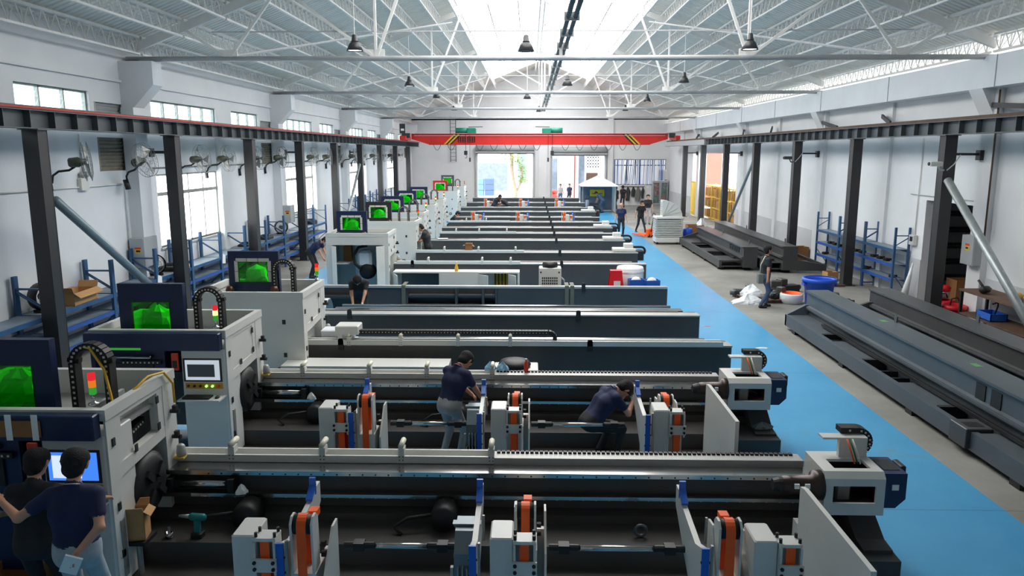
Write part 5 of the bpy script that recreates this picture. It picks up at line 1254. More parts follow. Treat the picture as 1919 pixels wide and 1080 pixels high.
# store room behind the doorway
m = MB(); m.box(15.5, 15.6, 18.5, 25, 0, 3.3).box(XR+.25, 15.6, 18.4, 18.5, 0, 3.3).box(XR+.25, 15.6, 25, 25.1, 0, 3.3).box(XR+.25, 15.6, 18.4, 25.1, 3.3, 3.4)
tag(struct('store_room_wall', m, 'dado_grey'), 'plain walls of the dim store room', 'wall')
tag(struct('store_room_floor', MB().box(XR+.25, 15.6, 18.4, 25.1, -.2, 0), 'concrete'), 'concrete floor of the store room', 'floor')
o = (13.6, 24.0, 0); t = thing('stock_rack', 'dark rack of black bar stock inside the store room', 'rack', o)
for x in (-1.3, 1.3):
    for yy in (-.3, .3): MB().box(x-.04, x+.04, yy-.04, yy+.04, 0, 2.9).build('post', 'machine_black', t)
for z in (.5, 1.0, 1.5, 2.0, 2.5):
    MB().box(-1.3, 1.3, -.3, .3, z-.03, z).build('shelf', 'machine_black', t)
    for q in range(5): MB().cyl((-1.4+.1*q, -.25+q*.12, z+.05), (1.2, -.25+q*.12, z+.05), .045, 8).build('bar_stock', 'steel_grey' if q % 2 else 'machine_black', t)
carton('cardboard_box', (12.9, 22.6, 0), .8, .6, .7, 'printed brown carton inside the store room', 'cardboard_dark', False)
# yellow caged rack of wooden boxes in the side opening
o = (12.3, 44.4, 0); t = thing('box_cage_rack', 'yellow frame rack filled with brown boxes in the side opening', 'rack', o)
for k in range(5):
    for x in (-.3, .5): MB().box(x-.04, x+.04, k*2.2-.04, k*2.2+.04, 0, 2.3).build('post', 'yellow_paint', t)
for z in (.12, .8, 1.5, 2.2): MB().box(-.32, .52, 0, 8.8, z-.03, z+.03).build('shelf', 'yellow_paint', t)
for k in range(18): MB().box(-.34, -.32, k*.5+.15, k*.5+.18, .1, 2.3).build('mesh_bar', 'yellow_paint', t)
rr = random.Random(4)
for k in range(11):
    for z in (.15, .83, 1.53):
        h = rr.uniform(.4, .55); w = rr.uniform(.6, .72); ym = 44.5+k*.8
        if abs((ym-44.4+w/2) % 2.2-1.1) > .75: ym += .06
        bx = MB((12.4, ym, z)); bx.box(12.06, 12.7, ym, ym+w, z+.001, z+h).box(12.05, 12.06, ym+w*.45, ym+w*.5, z, z+h)
        tag(bx.build('wooden_box', rr.choice(['wood', 'cardboard', 'cardboard_dark'])), '%s brown box from the near end, %s shelf of the yellow rack' % (ORD[k], {.15: 'bottom', .83: 'middle', 1.53: 'top'}[z]), 'box', 'boxes in the yellow rack')
t = thing('gate_panel', 'yellow strip gate panel at the far end of the side opening', 'gate', (11.5, 54.6, 0))
for k in range(7): MB().box(-.02, .02, -.9+k*.22, -.8+k*.22, .05, 2.4).build('slat', 'yellow_paint', t)
for z in (.2, 2.3): MB().box(-.03, -.0, -.95, .65, z, z+.06).build('rail', 'yellow_paint', t)
# outside beyond the side opening
def house(name, o, w, d, h, m, label, wins, axis):
    t = thing(name, label, 'building', o); MB().box(0, w, 0, d, 0, h).build('wall', m, t)
    for (a, b, c, e) in wins:
        f = MB().box(-.06, .02, a, b, c, e) if axis == 'x' else MB().box(a, b, -.06, .02, c, e); f = f.build('window', 'frame_alu', t)
        g_ = MB().box(-.08, -.05, a+.08, b-.08, c+.08, e-.08) if axis == 'x' else MB().box(a+.08, b-.08, -.08, -.05, c+.08, e-.08); g_.build('pane', 'outdoor_slate', f)
    return t
house('white_building', (13, 92, 0), 24, 6, 10, 'outdoor_white', 'white building across the side yard', [(5.2+q*1.3, 6.1+q*1.3, 4.6, 5.8) for q in range(9)]+[(5.2+q*1.3, 6.1+q*1.3, 1.2, 2.2) for q in range(9)], 'y')
house('red_building', (16.6, 75, 0), 1.9, 8, 9, 'red_wall', 'salmon-red building seen through the side opening', [], 'y')
# ================================================================ far end: shutters, doors, blinds, things by the wall
dn = 0
for x0, x1, z in ((-4.6, .4, 4.35), (1.7, 6.4, 4.2)):
    dn += 1; o = (x0, YF, 0); t = thing('door_%d' % dn, None, None, o); t['kind'] = 'structure'
    MB(o).box(x0, x1, YF-.5, YF-.02, z, z+.12).build('shutter_hood', 'box_grey', t)
    MB(o).cyl((x0+.05, YF-.28, z+.38), (x1-.05, YF-.28, z+.38), .25, 16).build('shutter_roll', 'box_grey', t, True)
    MB(o).box(x0+.1, x1-.1, YF-.3, YF-.26, z-.1, z).build('bottom_bar', 'frame_alu', t)
    for x in (x0, x1-.12): MB(o).box(x, x+.12, YF-.15, YF-.02, 0, z).build('guide_rail', 'box_grey', t)
wn += 1; t = thing('window_%d' % wn, None, None, (WB[0], YF, WB[2])); t['kind'] = 'structure'; o = (WB[0], YF, WB[2])
f = MB(o); f.box(WB[0], WB[1], YF+.05, YF+.12, 3.28, 3.36)
for q in range(5): x = WB[0]+(WB[1]-WB[0])*q/4; f.box(max(x-.03, WB[0]), min(x+.03, WB[1]), YF+.05, YF+.12, WB[2], WB[3])
f.box(WB[0], WB[1], YF+.05, YF+.12, WB[2], WB[2]+.06).box(WB[0], WB[1], YF+.05, YF+.12, WB[3]-.06, WB[3]); f.build('window_frame', 'plug_dark', t)
MB(o).box(WB[0], WB[1], YF+.2, YF+.22, WB[2], WB[3]).build('pane', 'window_soft', t)
bl = thing('vertical_blind', 'blue and white vertical strip blind at the far right window', 'blind', (WB[0], YF-.02, WB[2]))
rr = random.Random(3); ob = (WB[0], YF-.02, WB[2])
for i in range(46):
    x = WB[0]+.06+i*.0925; sk = rr.uniform(-.03, .05)+(.28 if 6 < i < 18 else 0)*rr.random()
    MB(ob).bar((x, YF-.04, WB[2]+.02), (x+sk, YF-.04, WB[3]-.03), .055 if i % 7 else .09, .004, up=(0, 1, 0)).build('strip', 'blind_blue' if (i*7) % 10 < 5 else 'blind_white', bl)
MB(ob).box(WB[0], WB[1], YF-.07, YF-.02, WB[3]-.04, WB[3]).build('head_rail', 'frame_alu', bl)
# hanging work clothes
MB_ = MB((7.7, YF-.1, 1.55)); MB_.box(7.6, 9.6, YF-.06, YF-.01, 1.52, 1.58); tag(MB_.build('coat_rail', 'wood_dark'), 'coat hook rail on the far wall under the blind', 'rail')
for i, (x, w, h, m, lab) in enumerate(((7.75, .3, .7, 'grey_cloth', 'first grey garment hanging from the far coat rail'), (8.2, .36, 1.15, 'dark_cloth', 'long dark overall hanging second on the coat rail'), (8.65, .3, .8, 'dark_cloth', 'shorter dark jacket hanging third on the coat rail'), (9.05, .42, 1.2, 'grey_cloth', 'bulky grey overall hanging fourth on the coat rail'), (9.45, .22, .95, 'dark_cloth', 'narrow dark garment hanging last on the coat rail'))):
    mb = MB((x, YF-.15, 1.5)); n = 12; vs = []
    for k in range(9):
        q = k/8
        for j in range(n):
            a = 2*pi*j/n; r_ = w/2*(.3+.7*min(1, q*3))*(1+.14*sin(4*a+q*5)); vs.append((x+r_*cos(a)+.02*sin(6*q), YF-.14+.3*r_*sin(a), 1.52-h*q))
    mb.add(vs, [(k*n+j, k*n+(j+1) % n, (k+1)*n+(j+1) % n, (k+1)*n+j) for k in range(8) for j in range(n)]+[list(range(n)), list(range(8*n+n-1, 8*n-1, -1))])
    tag(mb.build('hanging_garment', m, None, True), lab, 'clothing', 'garments on the coat rail')
# glazed cabinet, notice board
o = (10.6, YF-.25, 0); t = thing('glazed_cabinet', 'tall grey cabinet with two glass doors in the far right corner', 'cabinet', o)
MB(o).box(10.2, 11.5, YF-.45, YF-.02, 0, .1).box(10.2, 11.5, YF-.06, YF-.02, .1, 2.0).box(10.2, 10.24, YF-.45, YF-.06, .1, 2.0).box(11.46, 11.5, YF-.45, YF-.06, .1, 2.0).box(10.2, 11.5, YF-.45, YF-.02, 2.0, 2.05).build('body', 'box_grey', t)
for z in (.5, .9, 1.3, 1.65): MB(o).box(10.24, 11.46, YF-.42, YF-.06, z, z+.02).build('shelf', 'box_grey', t)
for x in (10.22, 10.86):
    d = MB(o).box(x, x+.06, YF-.48, YF-.45, .1, 2).box(x+.56, x+.62, YF-.48, YF-.45, .1, 2).box(x+.06, x+.56, YF-.48, YF-.45, .1, .2).box(x+.06, x+.56, YF-.48, YF-.45, 1.9, 2).build('door', 'box_grey', t); MB(o).box(x+.06, x+.56, YF-.47, YF-.46, .2, 1.9).build('pane', 'window_pane', d)
for i, (x, z, m) in enumerate(((10.35, .52, 'green_felt'), (10.5, .92, 'red_plastic'), (10.45, 1.32, 'red_plastic'), (11.0, .52, 'sticker_red'), (11.05, .92, 'green_felt'), (11.0, 1.32, 'tool_teal'), (10.4, 1.67, 'red_plastic'), (11.1, 1.67, 'green_felt'))):
    mb = MB((x, YF-.3, z)); mb.cbox(x, x+.3, YF-.38, YF-.12, z, z+.22, .02); tag(mb.build('binder_box', m), '%s box on the %s shelf of the glazed cabinet' % ({'green_felt': 'green', 'red_plastic': 'red', 'sticker_red': 'orange-red', 'tool_teal': 'teal'}[m], {.52: 'second', .92: 'third', 1.32: 'fourth', 1.67: 'top'}[z]), 'box', 'boxes in the glazed cabinet')
t = thing('notice_board', 'white notice sheet with fine print on the far right wall', 'notice', (11.1, YF-.03, 2.1)); o = (11.1, YF-.03, 2.1)
MB(o).box(10.75, 11.45, YF-.03, YF-.01, 2.1, 2.95).build('sheet', 'paper', t); m = MB(o)
for q in range(11): m.box(10.8, 11.3+.1*(q % 2), YF-.034, YF-.03, 2.2+q*.06, 2.215+q*.06)
m.box(10.75, 11.45, YF-.035, YF-.03, 2.1, 2.14); m.build('print', 'steel_grey', t)
# ladder fixed at the far wall
o = (-6.4, YF-.2, 3.6); t = thing('fixed_ladder', 'fixed wall ladder behind the crane on the far wall', 'ladder', o)
for x in (-6.65, -6.2):
    for z in (3.8, 5.4, 7.1): MB(o).bar((x, YF-.2, z), (x, YF-.001, z), .03, .03).build('standoff', 'steel_grey', t)
for x in (-6.65, -6.2): MB(o).cyl((x, YF-.2, 3.6), (x, YF-.2, 7.3), .03, 6).build('stile', 'steel_grey', t)
for q in range(12): MB(o).cyl((-6.65, YF-.2, 3.75+q*.3), (-6.2, YF-.2, 3.75+q*.3), .015, 5).build('rung', 'steel_grey', t)
# white canopy tent with a scooter and goods
o = (5.05, 57.4, 0); t = thing('canopy_tent', 'white peaked canopy tent by the right far door', 'tent', o)
for x in (-1.2, 1.2):
    for yy in (-1.2, 1.2): MB().box(x-.03, x+.03, yy-.03, yy+.03, 0, 2.05).build('leg', 'frame_alu', t)
MB().add([(-1.35, -1.35, 2.0), (1.35, -1.35, 2.0), (1.35, 1.35, 2.0), (-1.35, 1.35, 2.0), (0, 0, 2.72), (-1.35, -1.35, 1.93), (1.35, -1.35, 1.93), (1.35, 1.35, 1.93), (-1.35, 1.35, 1.93)], [(0,1,4), (1,2,4), (2,3,4), (3,0,4), (0,5,6,1), (1,6,7,2), (2,7,8,3), (3,8,5,0)]).build('roof', 'outdoor_white', t)
MB().box(1.18, 1.2, -1.2, 1.2, .05, 1.95).build('side_wall', 'outdoor_white', t); MB().box(-1.2, 1.2, 1.18, 1.2, .05, 1.95).build('side_wall', 'outdoor_slate', t)
t = thing('scooter', 'dark parked scooter beside the canopy tent', 'scooter', (4.5, 56.3, 0), .9)
for yy in (-.55, .55): MB().ring((0, yy, .25), .2, .05, 18, 8, 'x').build('wheel', 'rubber_black', t, True)
MB().cbox(-.15, .15, -.4, .3, .3, .55, .08).build('body', 'machine_black', t); MB().cbox(-.13, .13, -.55, .1, .62, .76, .05).build('seat', 'rubber_black', t); MB().cbox(-.16, .16, .3, .45, .3, .95, .06).build('leg_shield', 'box_grey', t)
MB().tube([(-.3, .35, 1.05), (0, .42, 1.0), (.3, .35, 1.05)], .02, 6).build('handlebar', 'rubber_black', t, True)
t = thing('yellow_banner', 'yellow banner board inside the canopy tent', 'banner', (5.1, 58.5, 1.1)); MB().box(-.55, .55, 0, .03, 0, .5).build('board', 'sticker_yellow', t); MB().box(-.4, .4, -.004, 0, .18, .24).build('print', 'steel_grey', t)
# outside beyond the far doors: white building, tree, annex
house('yard_building', (-30, 84, 0), 60, 6, 12, 'outdoor_white', 'bright white building across the far yard', [(24.0, 27.6, .2, 3.3), (28.6, 29.6, 1, 4.4)], 'y')
t = thing('goods_pile', 'bluish heap of stacked goods before the white building', 'goods', (-5.2, 80, -.05))
for q in range(9): MB().cbox(-1.6+(q % 3)*1.05, -.65+(q % 3)*1.05, -.4, .4, .0+(q//3)*.6, .55+(q//3)*.6, .04).build('bale', ['outdoor_slate', 'blind_blue', 'jeans_blue'][q % 3], t)
t = thing('yard_tree', 'leafy tree with forked pale trunk outside the left far door', 'tree', (-1.25, 70, -.05))
MB().tube([(0, 0, 0), (-.05, 0, .9), (-.3, .1, 1.9), (-.45, 0, 3.2), (-.4, 0, 4.3)], .17, 10).build('trunk', 'bark', t, True); MB().tube([(-.05, 0, .8), (.35, .1, 1.6), (.5, 0, 2.4), (.45, 0, 3.2)], .11, 8).build('branch', 'bark', t, True)
rr = random.Random(11); lf = {'leaf_light': MB(), 'leaf_dark': MB()}
for (cx, cy, cz, r_, n) in ((-.4, 0, 4.3, 1.0, 260), (.1, .1, 3.5, .75, 160), (.7, 0, 2.1, .6, 130), (-.9, 0, 4.7, .7, 120), (.6, .2, 2.9, .5, 90)):
    for q in range(n):
        u = [rr.gauss(0, 1) for _ in range(3)]; l = math.sqrt(sum(v*v for v in u)); k = r_*rr.random()**.4/l; c = (cx+u[0]*k, cy+u[1]*k, cz+u[2]*k*.8)
        a = rr.uniform(0, 6.28); d1 = (cos(a)*.13, sin(a)*.13, rr.uniform(-.08, .03)); d2 = (-sin(a)*.05, cos(a)*.05, rr.uniform(-.04, .04))
        lf['leaf_light' if rr.random() < .6 else 'leaf_dark'].add([vsub(c, d1), vadd(c, d2), vadd(c, d1), vsub(c, d2)], [(0, 1, 2, 3)])
for k_, mb in lf.items():
    q = mb.build('foliage', k_, t); q['kind'] = 'stuff'
o = (1.4, 70.5, 0); t = thing('annex_building', 'white annex with red post and dark doorway outside the right far door', 'building', (1.4, 70.5, -.05))
MB().box(-.6, .25, 0, .2, 0, 5.5).box(1.15, 3.0, 0, .2, 0, 5.5).box(3.6, 3.7, 0, .2, 0, 5.5).box(4.9, 9, 0, .2, 0, 5.5).box(.25, 1.15, 0, .2, 3.9, 5.5).box(3.0, 4.9, 0, .2, 4.2, 5.5).box(3.7, 4.9, 0, .2, 2.6, 3.0).build('wall', 'outdoor_white', t)
MB().box(.25, 1.15, 1.5, 1.6, 0, 3.9).build('back_wall', 'outdoor_slate', t); MB().box(3.0, 3.6, .6, .7, 0, 4.2).build('door', 'outdoor_slate', t); MB().box(3.7, 4.9, 1.5, 1.6, 0, 2.6).build('back_wall', 'wood_dark', t)
MB().box(2.6, 2.7, -.1, 0, 0, 4.6).build('red_post', 'crane_red', t)
for i in range(5):
    for j in range(4): MB().ring((3.85+i*.24, .1, 3.14+j*.28), .11, .035, 8, 4).build('lattice_block', 'outdoor_white', t)
MB().box(3.7, 4.9, .5, .55, 3.0, 4.2).build('lattice_back', 'brick_dark', t)
t = thing('red_goods', 'pile of red and pink bags just outside the right far door', 'goods', (2.2, 67.5, -.05))
for q in range(8): MB().ell((-.5+(q % 3)*.45, (q % 2)*.3, .22+(q//3)*.38), (.3, .25, .22), 10, 6).build('bag', ['red_plastic', 'red_wall', 'paper'][q % 3], t, True)
t = thing('brown_goods', 'heap of brown sacks under the lattice of the annex', 'goods', (5.8, 69.2, -.05))
for q in range(7): MB().ell((-.5+(q % 3)*.45, (q % 2)*.3, .3+(q//3)*.5), (.35, .3, .3), 10, 6).build('sack', ['wood_dark', 'cardboard_dark', 'red_wall'][q % 3], t, True)
# ================================================================ people
def smin(a, b, k): 
    h = np.clip(.5+.5*(b-a)/k, 0, 1); return b+(a-b)*h-k*h*(1-h)
def surface(prims, h, pad=.05):
    """implicit union of tapered capsules -> one closed mesh (surface nets); every prim = (a, b, ra, rb, tag, blend)"""
    P = np.array([[*p[0], *p[1]] for p in prims]); rr = np.array([[p[2], p[3]] for p in prims])
    lo = np.minimum(P[:, :3], P[:, 3:]).min(0)-rr.max()-pad; hi = np.maximum(P[:, :3], P[:, 3:]).max(0)+rr.max()+pad
    n = np.ceil((hi-lo)/h).astype(int)+1
    F = np.full(n, .3, np.float32); B = np.full(n, 9., np.float32); T = np.zeros(n, np.int8)
    ax = [lo[i]+np.arange(n[i])*h for i in range(3)]
    for (a, b, ra, rb, tg, k) in prims:
        a = np.array(a, float); b = np.array(b, float); m = max(ra, rb)+.09
        i0 = np.maximum(((np.minimum(a, b)-m-lo)/h).astype(int), 0); i1 = np.minimum(((np.maximum(a, b)+m-lo)/h).astype(int)+2, n)
        sl = tuple(slice(i0[i], i1[i]) for i in range(3))
        X, Y, Z = np.meshgrid(ax[0][sl[0]], ax[1][sl[1]], ax[2][sl[2]], indexing='ij')
        d = b-a; L2 = max((d*d).sum(), 1e-9)
        t = np.clip(((X-a[0])*d[0]+(Y-a[1])*d[1]+(Z-a[2])*d[2])/L2, 0, 1)
        D = np.sqrt((X-a[0]-t*d[0])**2+(Y-a[1]-t*d[1])**2+(Z-a[2]-t*d[2])**2)-(ra+(rb-ra)*t)
        u = D < B[sl]; B[sl] = np.where(u, D, B[sl]); T[sl] = np.where(u, tg, T[sl]); F[sl] = smin(F[sl], D, k)
    S_ = F < 0
    c = sum(S_[i:n[0]-1+i, j:n[1]-1+j, k:n[2]-1+k].astype(np.int8) for i in (0, 1) for j in (0, 1) for k in (0, 1))
    cell = (c > 0) & (c < 8); idx = np.full(cell.shape, -1); idx[cell] = np.arange(cell.sum()); ci = np.argwhere(cell)
    acc = np.zeros((len(ci), 3)); cnt = np.zeros(len(ci)); off = [(i, j, k) for i in (0, 1) for j in (0, 1) for k in (0, 1)]
    for p in off:
        for a_ in range(3):
            if p[a_]: continue
            q = list(p); q[a_] = 1
            f0 = F[ci[:, 0]+p[0], ci[:, 1]+p[1], ci[:, 2]+p[2]]; f1 = F[ci[:, 0]+q[0], ci[:, 1]+q[1], ci[:, 2]+q[2]]
            x = (f0 < 0) != (f1 < 0); t = np.where(x, f0/np.where(x, f0-f1, 1), 0)
            pos = np.array(p, float)+np.zeros((len(ci), 3)); pos[:, a_] += t; acc[x] += pos[x]; cnt[x] += 1
    V = lo+(ci+acc/cnt[:, None])*h; tags = T[ci[:, 0], ci[:, 1], ci[:, 2]]
    faces = []
    for a_ in range(3):
        b_, c_ = (a_+1) % 3, (a_+2) % 3
        s0 = [slice(None)]*3; s1 = [slice(None)]*3; s0[a_] = slice(0, -1); s1[a_] = slice(1, None)
        X = S_[tuple(s0)] != S_[tuple(s1)]; e = np.argwhere(X); e = e[(e[:, b_] > 0) & (e[:, c_] > 0)]
        inside = S_[e[:, 0], e[:, 1], e[:, 2]]; q = []
        for db, dc in ((0, 0), (1, 0), (1, 1), (0, 1)):
            g_ = e.copy(); g_[:, b_] -= db; g_[:, c_] -= dc; q.append(idx[np.minimum(g_[:, 0], idx.shape[0]-1), np.minimum(g_[:, 1], idx.shape[1]-1), np.minimum(g_[:, 2], idx.shape[2]-1)])
        q = np.stack(q, 1); q[~inside] = q[~inside][:, ::-1]; faces.append(q)
    return V, np.concatenate(faces), tags
def skin_mesh(name, prims, h, mats):
    V, Fc, tg = surface(prims, h); Fc = Fc[(Fc >= 0).all(1)]
    me = bpy.data.meshes.new(name); me.from_pydata(V.tolist(), [], Fc.tolist())
    for m in mats: me.materials.append(MATS[m])
    me.polygons.foreach_set('material_index', tg[Fc[:, 0]].astype(np.int32)); me.polygons.foreach_set('use_smooth', [True]*len(me.polygons)); return me
A3 = lambda *v: np.array(v, float)
def unit(v): return v/max(np.linalg.norm(v), 1e-9)
def ik(a, t, l1, l2, pole):
    d = t-a; L = min(np.linalg.norm(d), (l1+l2)*.999); u = unit(d); x = (l1*l1-l2*l2+L*L)/(2*L); y = math.sqrt(max(l1*l1-x*x, 0))
    p = unit(pole-u*np.dot(pole, u)); return a+u*x+p*y, a+u*L
def person(loc, rz, label, hip=.94, lean=0, side=0, headp=0, headt=0, hands=(None, None), feet=None, shirt='shirt_black', pants='trousers_black', glove=False, h=.02, scale=1., hippos=(0, 0), elbow=(None, None), curl=(.5, .5), shoe='shoe', skin='skin', sleeve=.55, bald=False, collar=None):
    """local frame: x right, y the way the person faces, z up; lean and head angles in degrees"""
    hc = A3(hippos[0], hippos[1], hip); ln = R(lean); sd = R(side)
    sp = unit(A3(sin(sd), sin(ln)*cos(sd), cos(ln)*cos(sd))); right = unit(A3(cos(sd), 0, -sin(sd))); fw = np.cross(sp, right)*-1; fw = unit(np.cross(sp, right))*(1 if np.cross(sp, right)[1] >= 0 else -1)
    waist, chest, nb = hc+sp*.12, hc+sp*.32, hc+sp*.5
    pr = []; SH, PA, SK, SO, GL, BE = 0, 1, 2, 3, 4, 5
    pr.append((hc-right*.075-sp*.0, hc+right*.075, .115, .115, PA, .05)); pr.append((hc+fw*-.03-right*.06-sp*.06, hc-fw*.03+right*.06-sp*.06, .11, .11, PA, .05))
    for s_ in (-1, 1):
        pr.append((hc+right*.06*s_+sp*.07, chest+right*.075*s_, .112, .122, SH, .06)); pr.append((chest+right*.075*s_, nb+right*.09*s_-sp*.06, .12, .085, SH, .06))
        pr.append((nb-sp*.01, nb+right*.165*s_-sp*.035, .055, .062, SH, .05))
    hd = R(headp); sp2 = unit(sp*cos(hd)+fw*sin(hd)); fw2 = unit(fw*cos(hd)-sp*sin(hd)); tw = R(headt); rt = right
    fw2, rt = unit(fw2*cos(tw)+rt*sin(tw)), unit(rt*cos(tw)-fw2*sin(tw))
    pr.append((nb-sp*.03, nb+sp*.025-fw*.012, .075, .068, SH, .03))
    nk = nb+sp*.05+sp2*.05; pr.append((nb-sp*.02, nk+sp2*.03, .056, .05, SK, .03))
    hc2 = nk+sp2*.115+fw2*.02
    pr += [(hc2+sp2*.03-fw2*.02, hc2+sp2*.03+fw2*.025, .088, .084, SK, .03), (hc2-sp2*.06+fw2*.03, hc2+sp2*.0+fw2*.02, .058, .078, SK, .03), (hc2-sp2*.085+fw2*.06, hc2-sp2*.07+fw2*.05, .028, .034, SK, .02)]
    pr.append((hc2+fw2*.09+sp2*.005, hc2+fw2*.115-sp2*.025, .012, .016, SK, .012)); pr.append((hc2+fw2*.094-sp2*.055-rt*.02, hc2+fw2*.094-sp2*.055+rt*.02, .01, .01, SK, .01))
    for s_ in (-1, 1): pr.append((hc2+rt*.088*s_-sp2*.03, hc2+rt*.094*s_+sp2*.015, .016, .02, SK, .01))
    for s_, tgt, ep, cu in ((-1, hands[0], elbow[0], curl[0]), (1, hands[1], elbow[1], curl[1])):
        sh = nb+right*.185*s_-sp*.045
        tg = A3(*tgt) if tgt is not None else A3(hc[0]+.27*s_, hc[1]+.08, sh[2]-.53)
        pole = A3(*ep) if ep is not None else A3(.5*s_, -1, -.3)
        el, wr = ik(sh, tg, .28, .25, pole); mid = sh+(el-sh)*sleeve
        pr += [(sh, mid, .066, .06, SH, .04), (sh+(el-sh)*(sleeve-.08), el, .044, .04, SK, .012), (el, wr, .041, .027, SK, .02)]
        d = unit(wr-el); HM = GL if glove else SK
        nrm = unit(np.cross(d, A3(0, 0, 1) if abs(d[2]) < .8 else right*s_*-1)); nrm = unit(np.cross(nrm, d)) if abs(d[2]) < .8 else unit(-right*s_)
        if nrm[2] > 0 and abs(d[2]) < .8: nrm = -nrm
        ac = unit(np.cross(d, nrm)); kn = wr+d*.085
        for q in (-1, 0, 1): pr.append((wr+ac*.012*q, kn+ac*.026*q, .019, .017, HM, .02))
        for q, ll in zip((-1.5, -.5, .5, 1.5), (.062, .078, .074, .058)):
            b0 = kn+ac*.019*q; d1 = unit(d*cos(cu)+nrm*sin(cu)); d2 = unit(d*cos(cu*2.2)+nrm*sin(cu*2.2)); b1 = b0+d1*ll*.55
            pr += [(b0, b1, .0095, .009, HM, .006), (b1, b1+d2*ll*.5, .009, .0075, HM, .004)]
        th = wr+d*.03+ac*.024*s_; t1 = th+unit(d*.7+ac*s_*.7+nrm*.3)*.04; pr += [(th, t1, .012, .011, HM, .008), (t1, t1+unit(d*.8+ac*s_*.2+nrm*.5)*.032, .0105, .009, HM, .004)]
    ft = feet or ((-.11, .0), (.11, .02))
    for s_, f in zip((-1, 1), ft):
        hp = hc+A3(.09*s_, 0, -.05); an = A3(f[0], f[1], f[2] if len(f) > 2 else .09); kn, an = ik(hp, an, .43, .43, A3(.1*s_, 1, .1))
        pr += [(hp, kn, .09, .064, PA, .04), (kn, an+A3(0, 0, .03), .062, .048, PA, .03), (an+A3(0, -.03, -.045), an+A3(.02*s_, .15, -.06), .042, .034, SO, .02), (an+A3(0, 0, .04), an+A3(0, 0, -.03), .045, .04, SO, .02)]
    if scale != 1: pr = [(A3(*a)*scale, A3(*b)*scale, ra*scale, rb*scale, t, k) for a, b, ra, rb, t, k in pr]
    t = thing('person', label, 'person', loc, rz)
    body = obj('body', skin_mesh('body', pr, h, [shirt, pants, skin, shoe, 'glove_white']), t)
    q = scale
    if not bald:
        hr = [(hc2+sp2*.055-fw2*.035, hc2+sp2*.07+fw2*.045, .088, .066, 0, .03), (hc2+sp2*.03-fw2*.045, hc2-sp2*.045-fw2*.045, .084, .064, 0, .03), (hc2-sp2*.04-fw2*.04-rt*.03, hc2-sp2*.04-fw2*.04+rt*.03, .058, .058, 0, .03), (hc2-sp2*.05-fw2*.045, hc2-sp2*.085-fw2*.04, .058, .042, 0, .02), (hc2+sp2*.05+rt*.03, hc2+sp2*.05-rt*.03, .082, .082, 0, .03)]
        for s_ in (-1, 1): hr.append((hc2+sp2*.04+rt*.05*s_+fw2*.01, hc2-sp2*.01+rt*.07*s_-fw2*.02, .05, .028, 0, .02))
        rnd = random.Random(len(label))
        for _ in range(46):
            dv = unit(sp2*rnd.uniform(-.35, 1)+rt*rnd.uniform(-1, 1)+fw2*rnd.uniform(-1, .55)); c = hc2+sp2*.03-fw2*.02+dv*.082; hr.append((c, c+dv*.016+fw2*rnd.uniform(-.02, .02)-sp2*rnd.uniform(0, .03), .026, .007, 0, .006))
        hr = [(A3(*a)*q, A3(*b)*q, ra*q, rb*q, t_, k) for a, b, ra, rb, t_, k in hr]
        obj('hair', skin_mesh('hair', hr, min(h, .012), ['hair']), t)
    if h < .016:
        for s_ in (-1, 1):
            c = (hc2+fw2*.093+rt*.034*s_+sp2*.012)*q; MB().ell(tuple(c), .011*q, 8, 5).build('eye', 'hair', t, True)
        if collar:
            path = [tuple((nb+sp*.035+right*.066*cos(a)+fw*.066*sin(a)-sp*.03*sin(a))*q) for a in [2*pi*i/20 for i in range(20)]]
            MB().tube(path, .014, 6, True).build('collar', shirt, t, True); path = [(p[0]*1.0, p[1], p[2]+.012) for p in path]; MB().tube(path, .005, 5, True).build('collar_stripe', collar, t, True)
    return t
# two operators at the nearest console
person((-3.97, 6.12, 0), .12, 'man in navy polo and light jeans, arm round a colleague, notebook behind his back', lean=4, headp=16, hands=((-.6, .06, 1.36), (.1, -.22, 1.0)), elbow=((-.5, -1, -1.2), (1, -.3, -.2)), shirt='shirt_navy', pants='jeans_light', h=.011, scale=1.04, curl=(.6, .9), collar='paper')
person((-4.47, 6.32, 0), .1, 'man in black T-shirt at the console, seen from behind', lean=6, headp=18, headt=12, hands=((-.2, .25, 1.12), (.42, .42, 1.14)), elbow=((-1, -.5, -.4), (.8, -.6, -.6)), shirt='shirt_black', pants='trousers_black', h=.012, scale=.99)
t = thing('notebook', 'white notebook held behind the back of the man in navy polo', 'notebook', (-3.86, 5.84, .97), .5)
t.rotation_euler = (R(-70), R(25), R(18)); MB().box(-.07, .07, -.1, .1, -.008, .008).build('pages', 'paper', t); MB().box(-.072, .072, -.102, .102, .008, .011).build('cover', 'blue_cloth', t)
# men inside the second machine
person((-1.12, 10.28, 0), R(-35), 'man in navy shirt and grey trousers leaning over the second machine', lean=22, headp=42, headt=8, hands=((.05, .5, .92), (.32, .48, .82)), elbow=((-.6, -.3, -.8), (.5, -.6, -.6)), shirt='shirt_navy', pants='jeans_grey', h=.0125, feet=((-.13, -.02), (.12, .06)), collar='belt_red', scale=.97)
person((.98, 10.42, 0), R(-66), 'man in dark navy crouching over a loading arm with white gloves', hip=.64, lean=40, headp=48, hands=((-.02, .5, 1.0), (.12, .5, .9)), elbow=((-.5, -.4, -1), (.6, .0, -1)), shirt='shirt_navy', pants='trousers_black', glove=True, h=.0125, feet=((-.16, .12), (.16, .2)), hippos=(0, -.1), collar='plate_grey')
person((-4.15, 18.35, 0), R(185), 'man in black with gloves drilling at the ribbed bed', lean=38, headp=35, hands=((-.1, .55, .82), (.12, .52, .76)), elbow=((-.9, -.2, -.4), (.9, -.2, -.4)), glove=True, h=.014)
t = thing('angle_grinder', 'green power tool in the hands of the man at the ribbed bed', 'tool', (-4.13, 17.72, .72), .4)
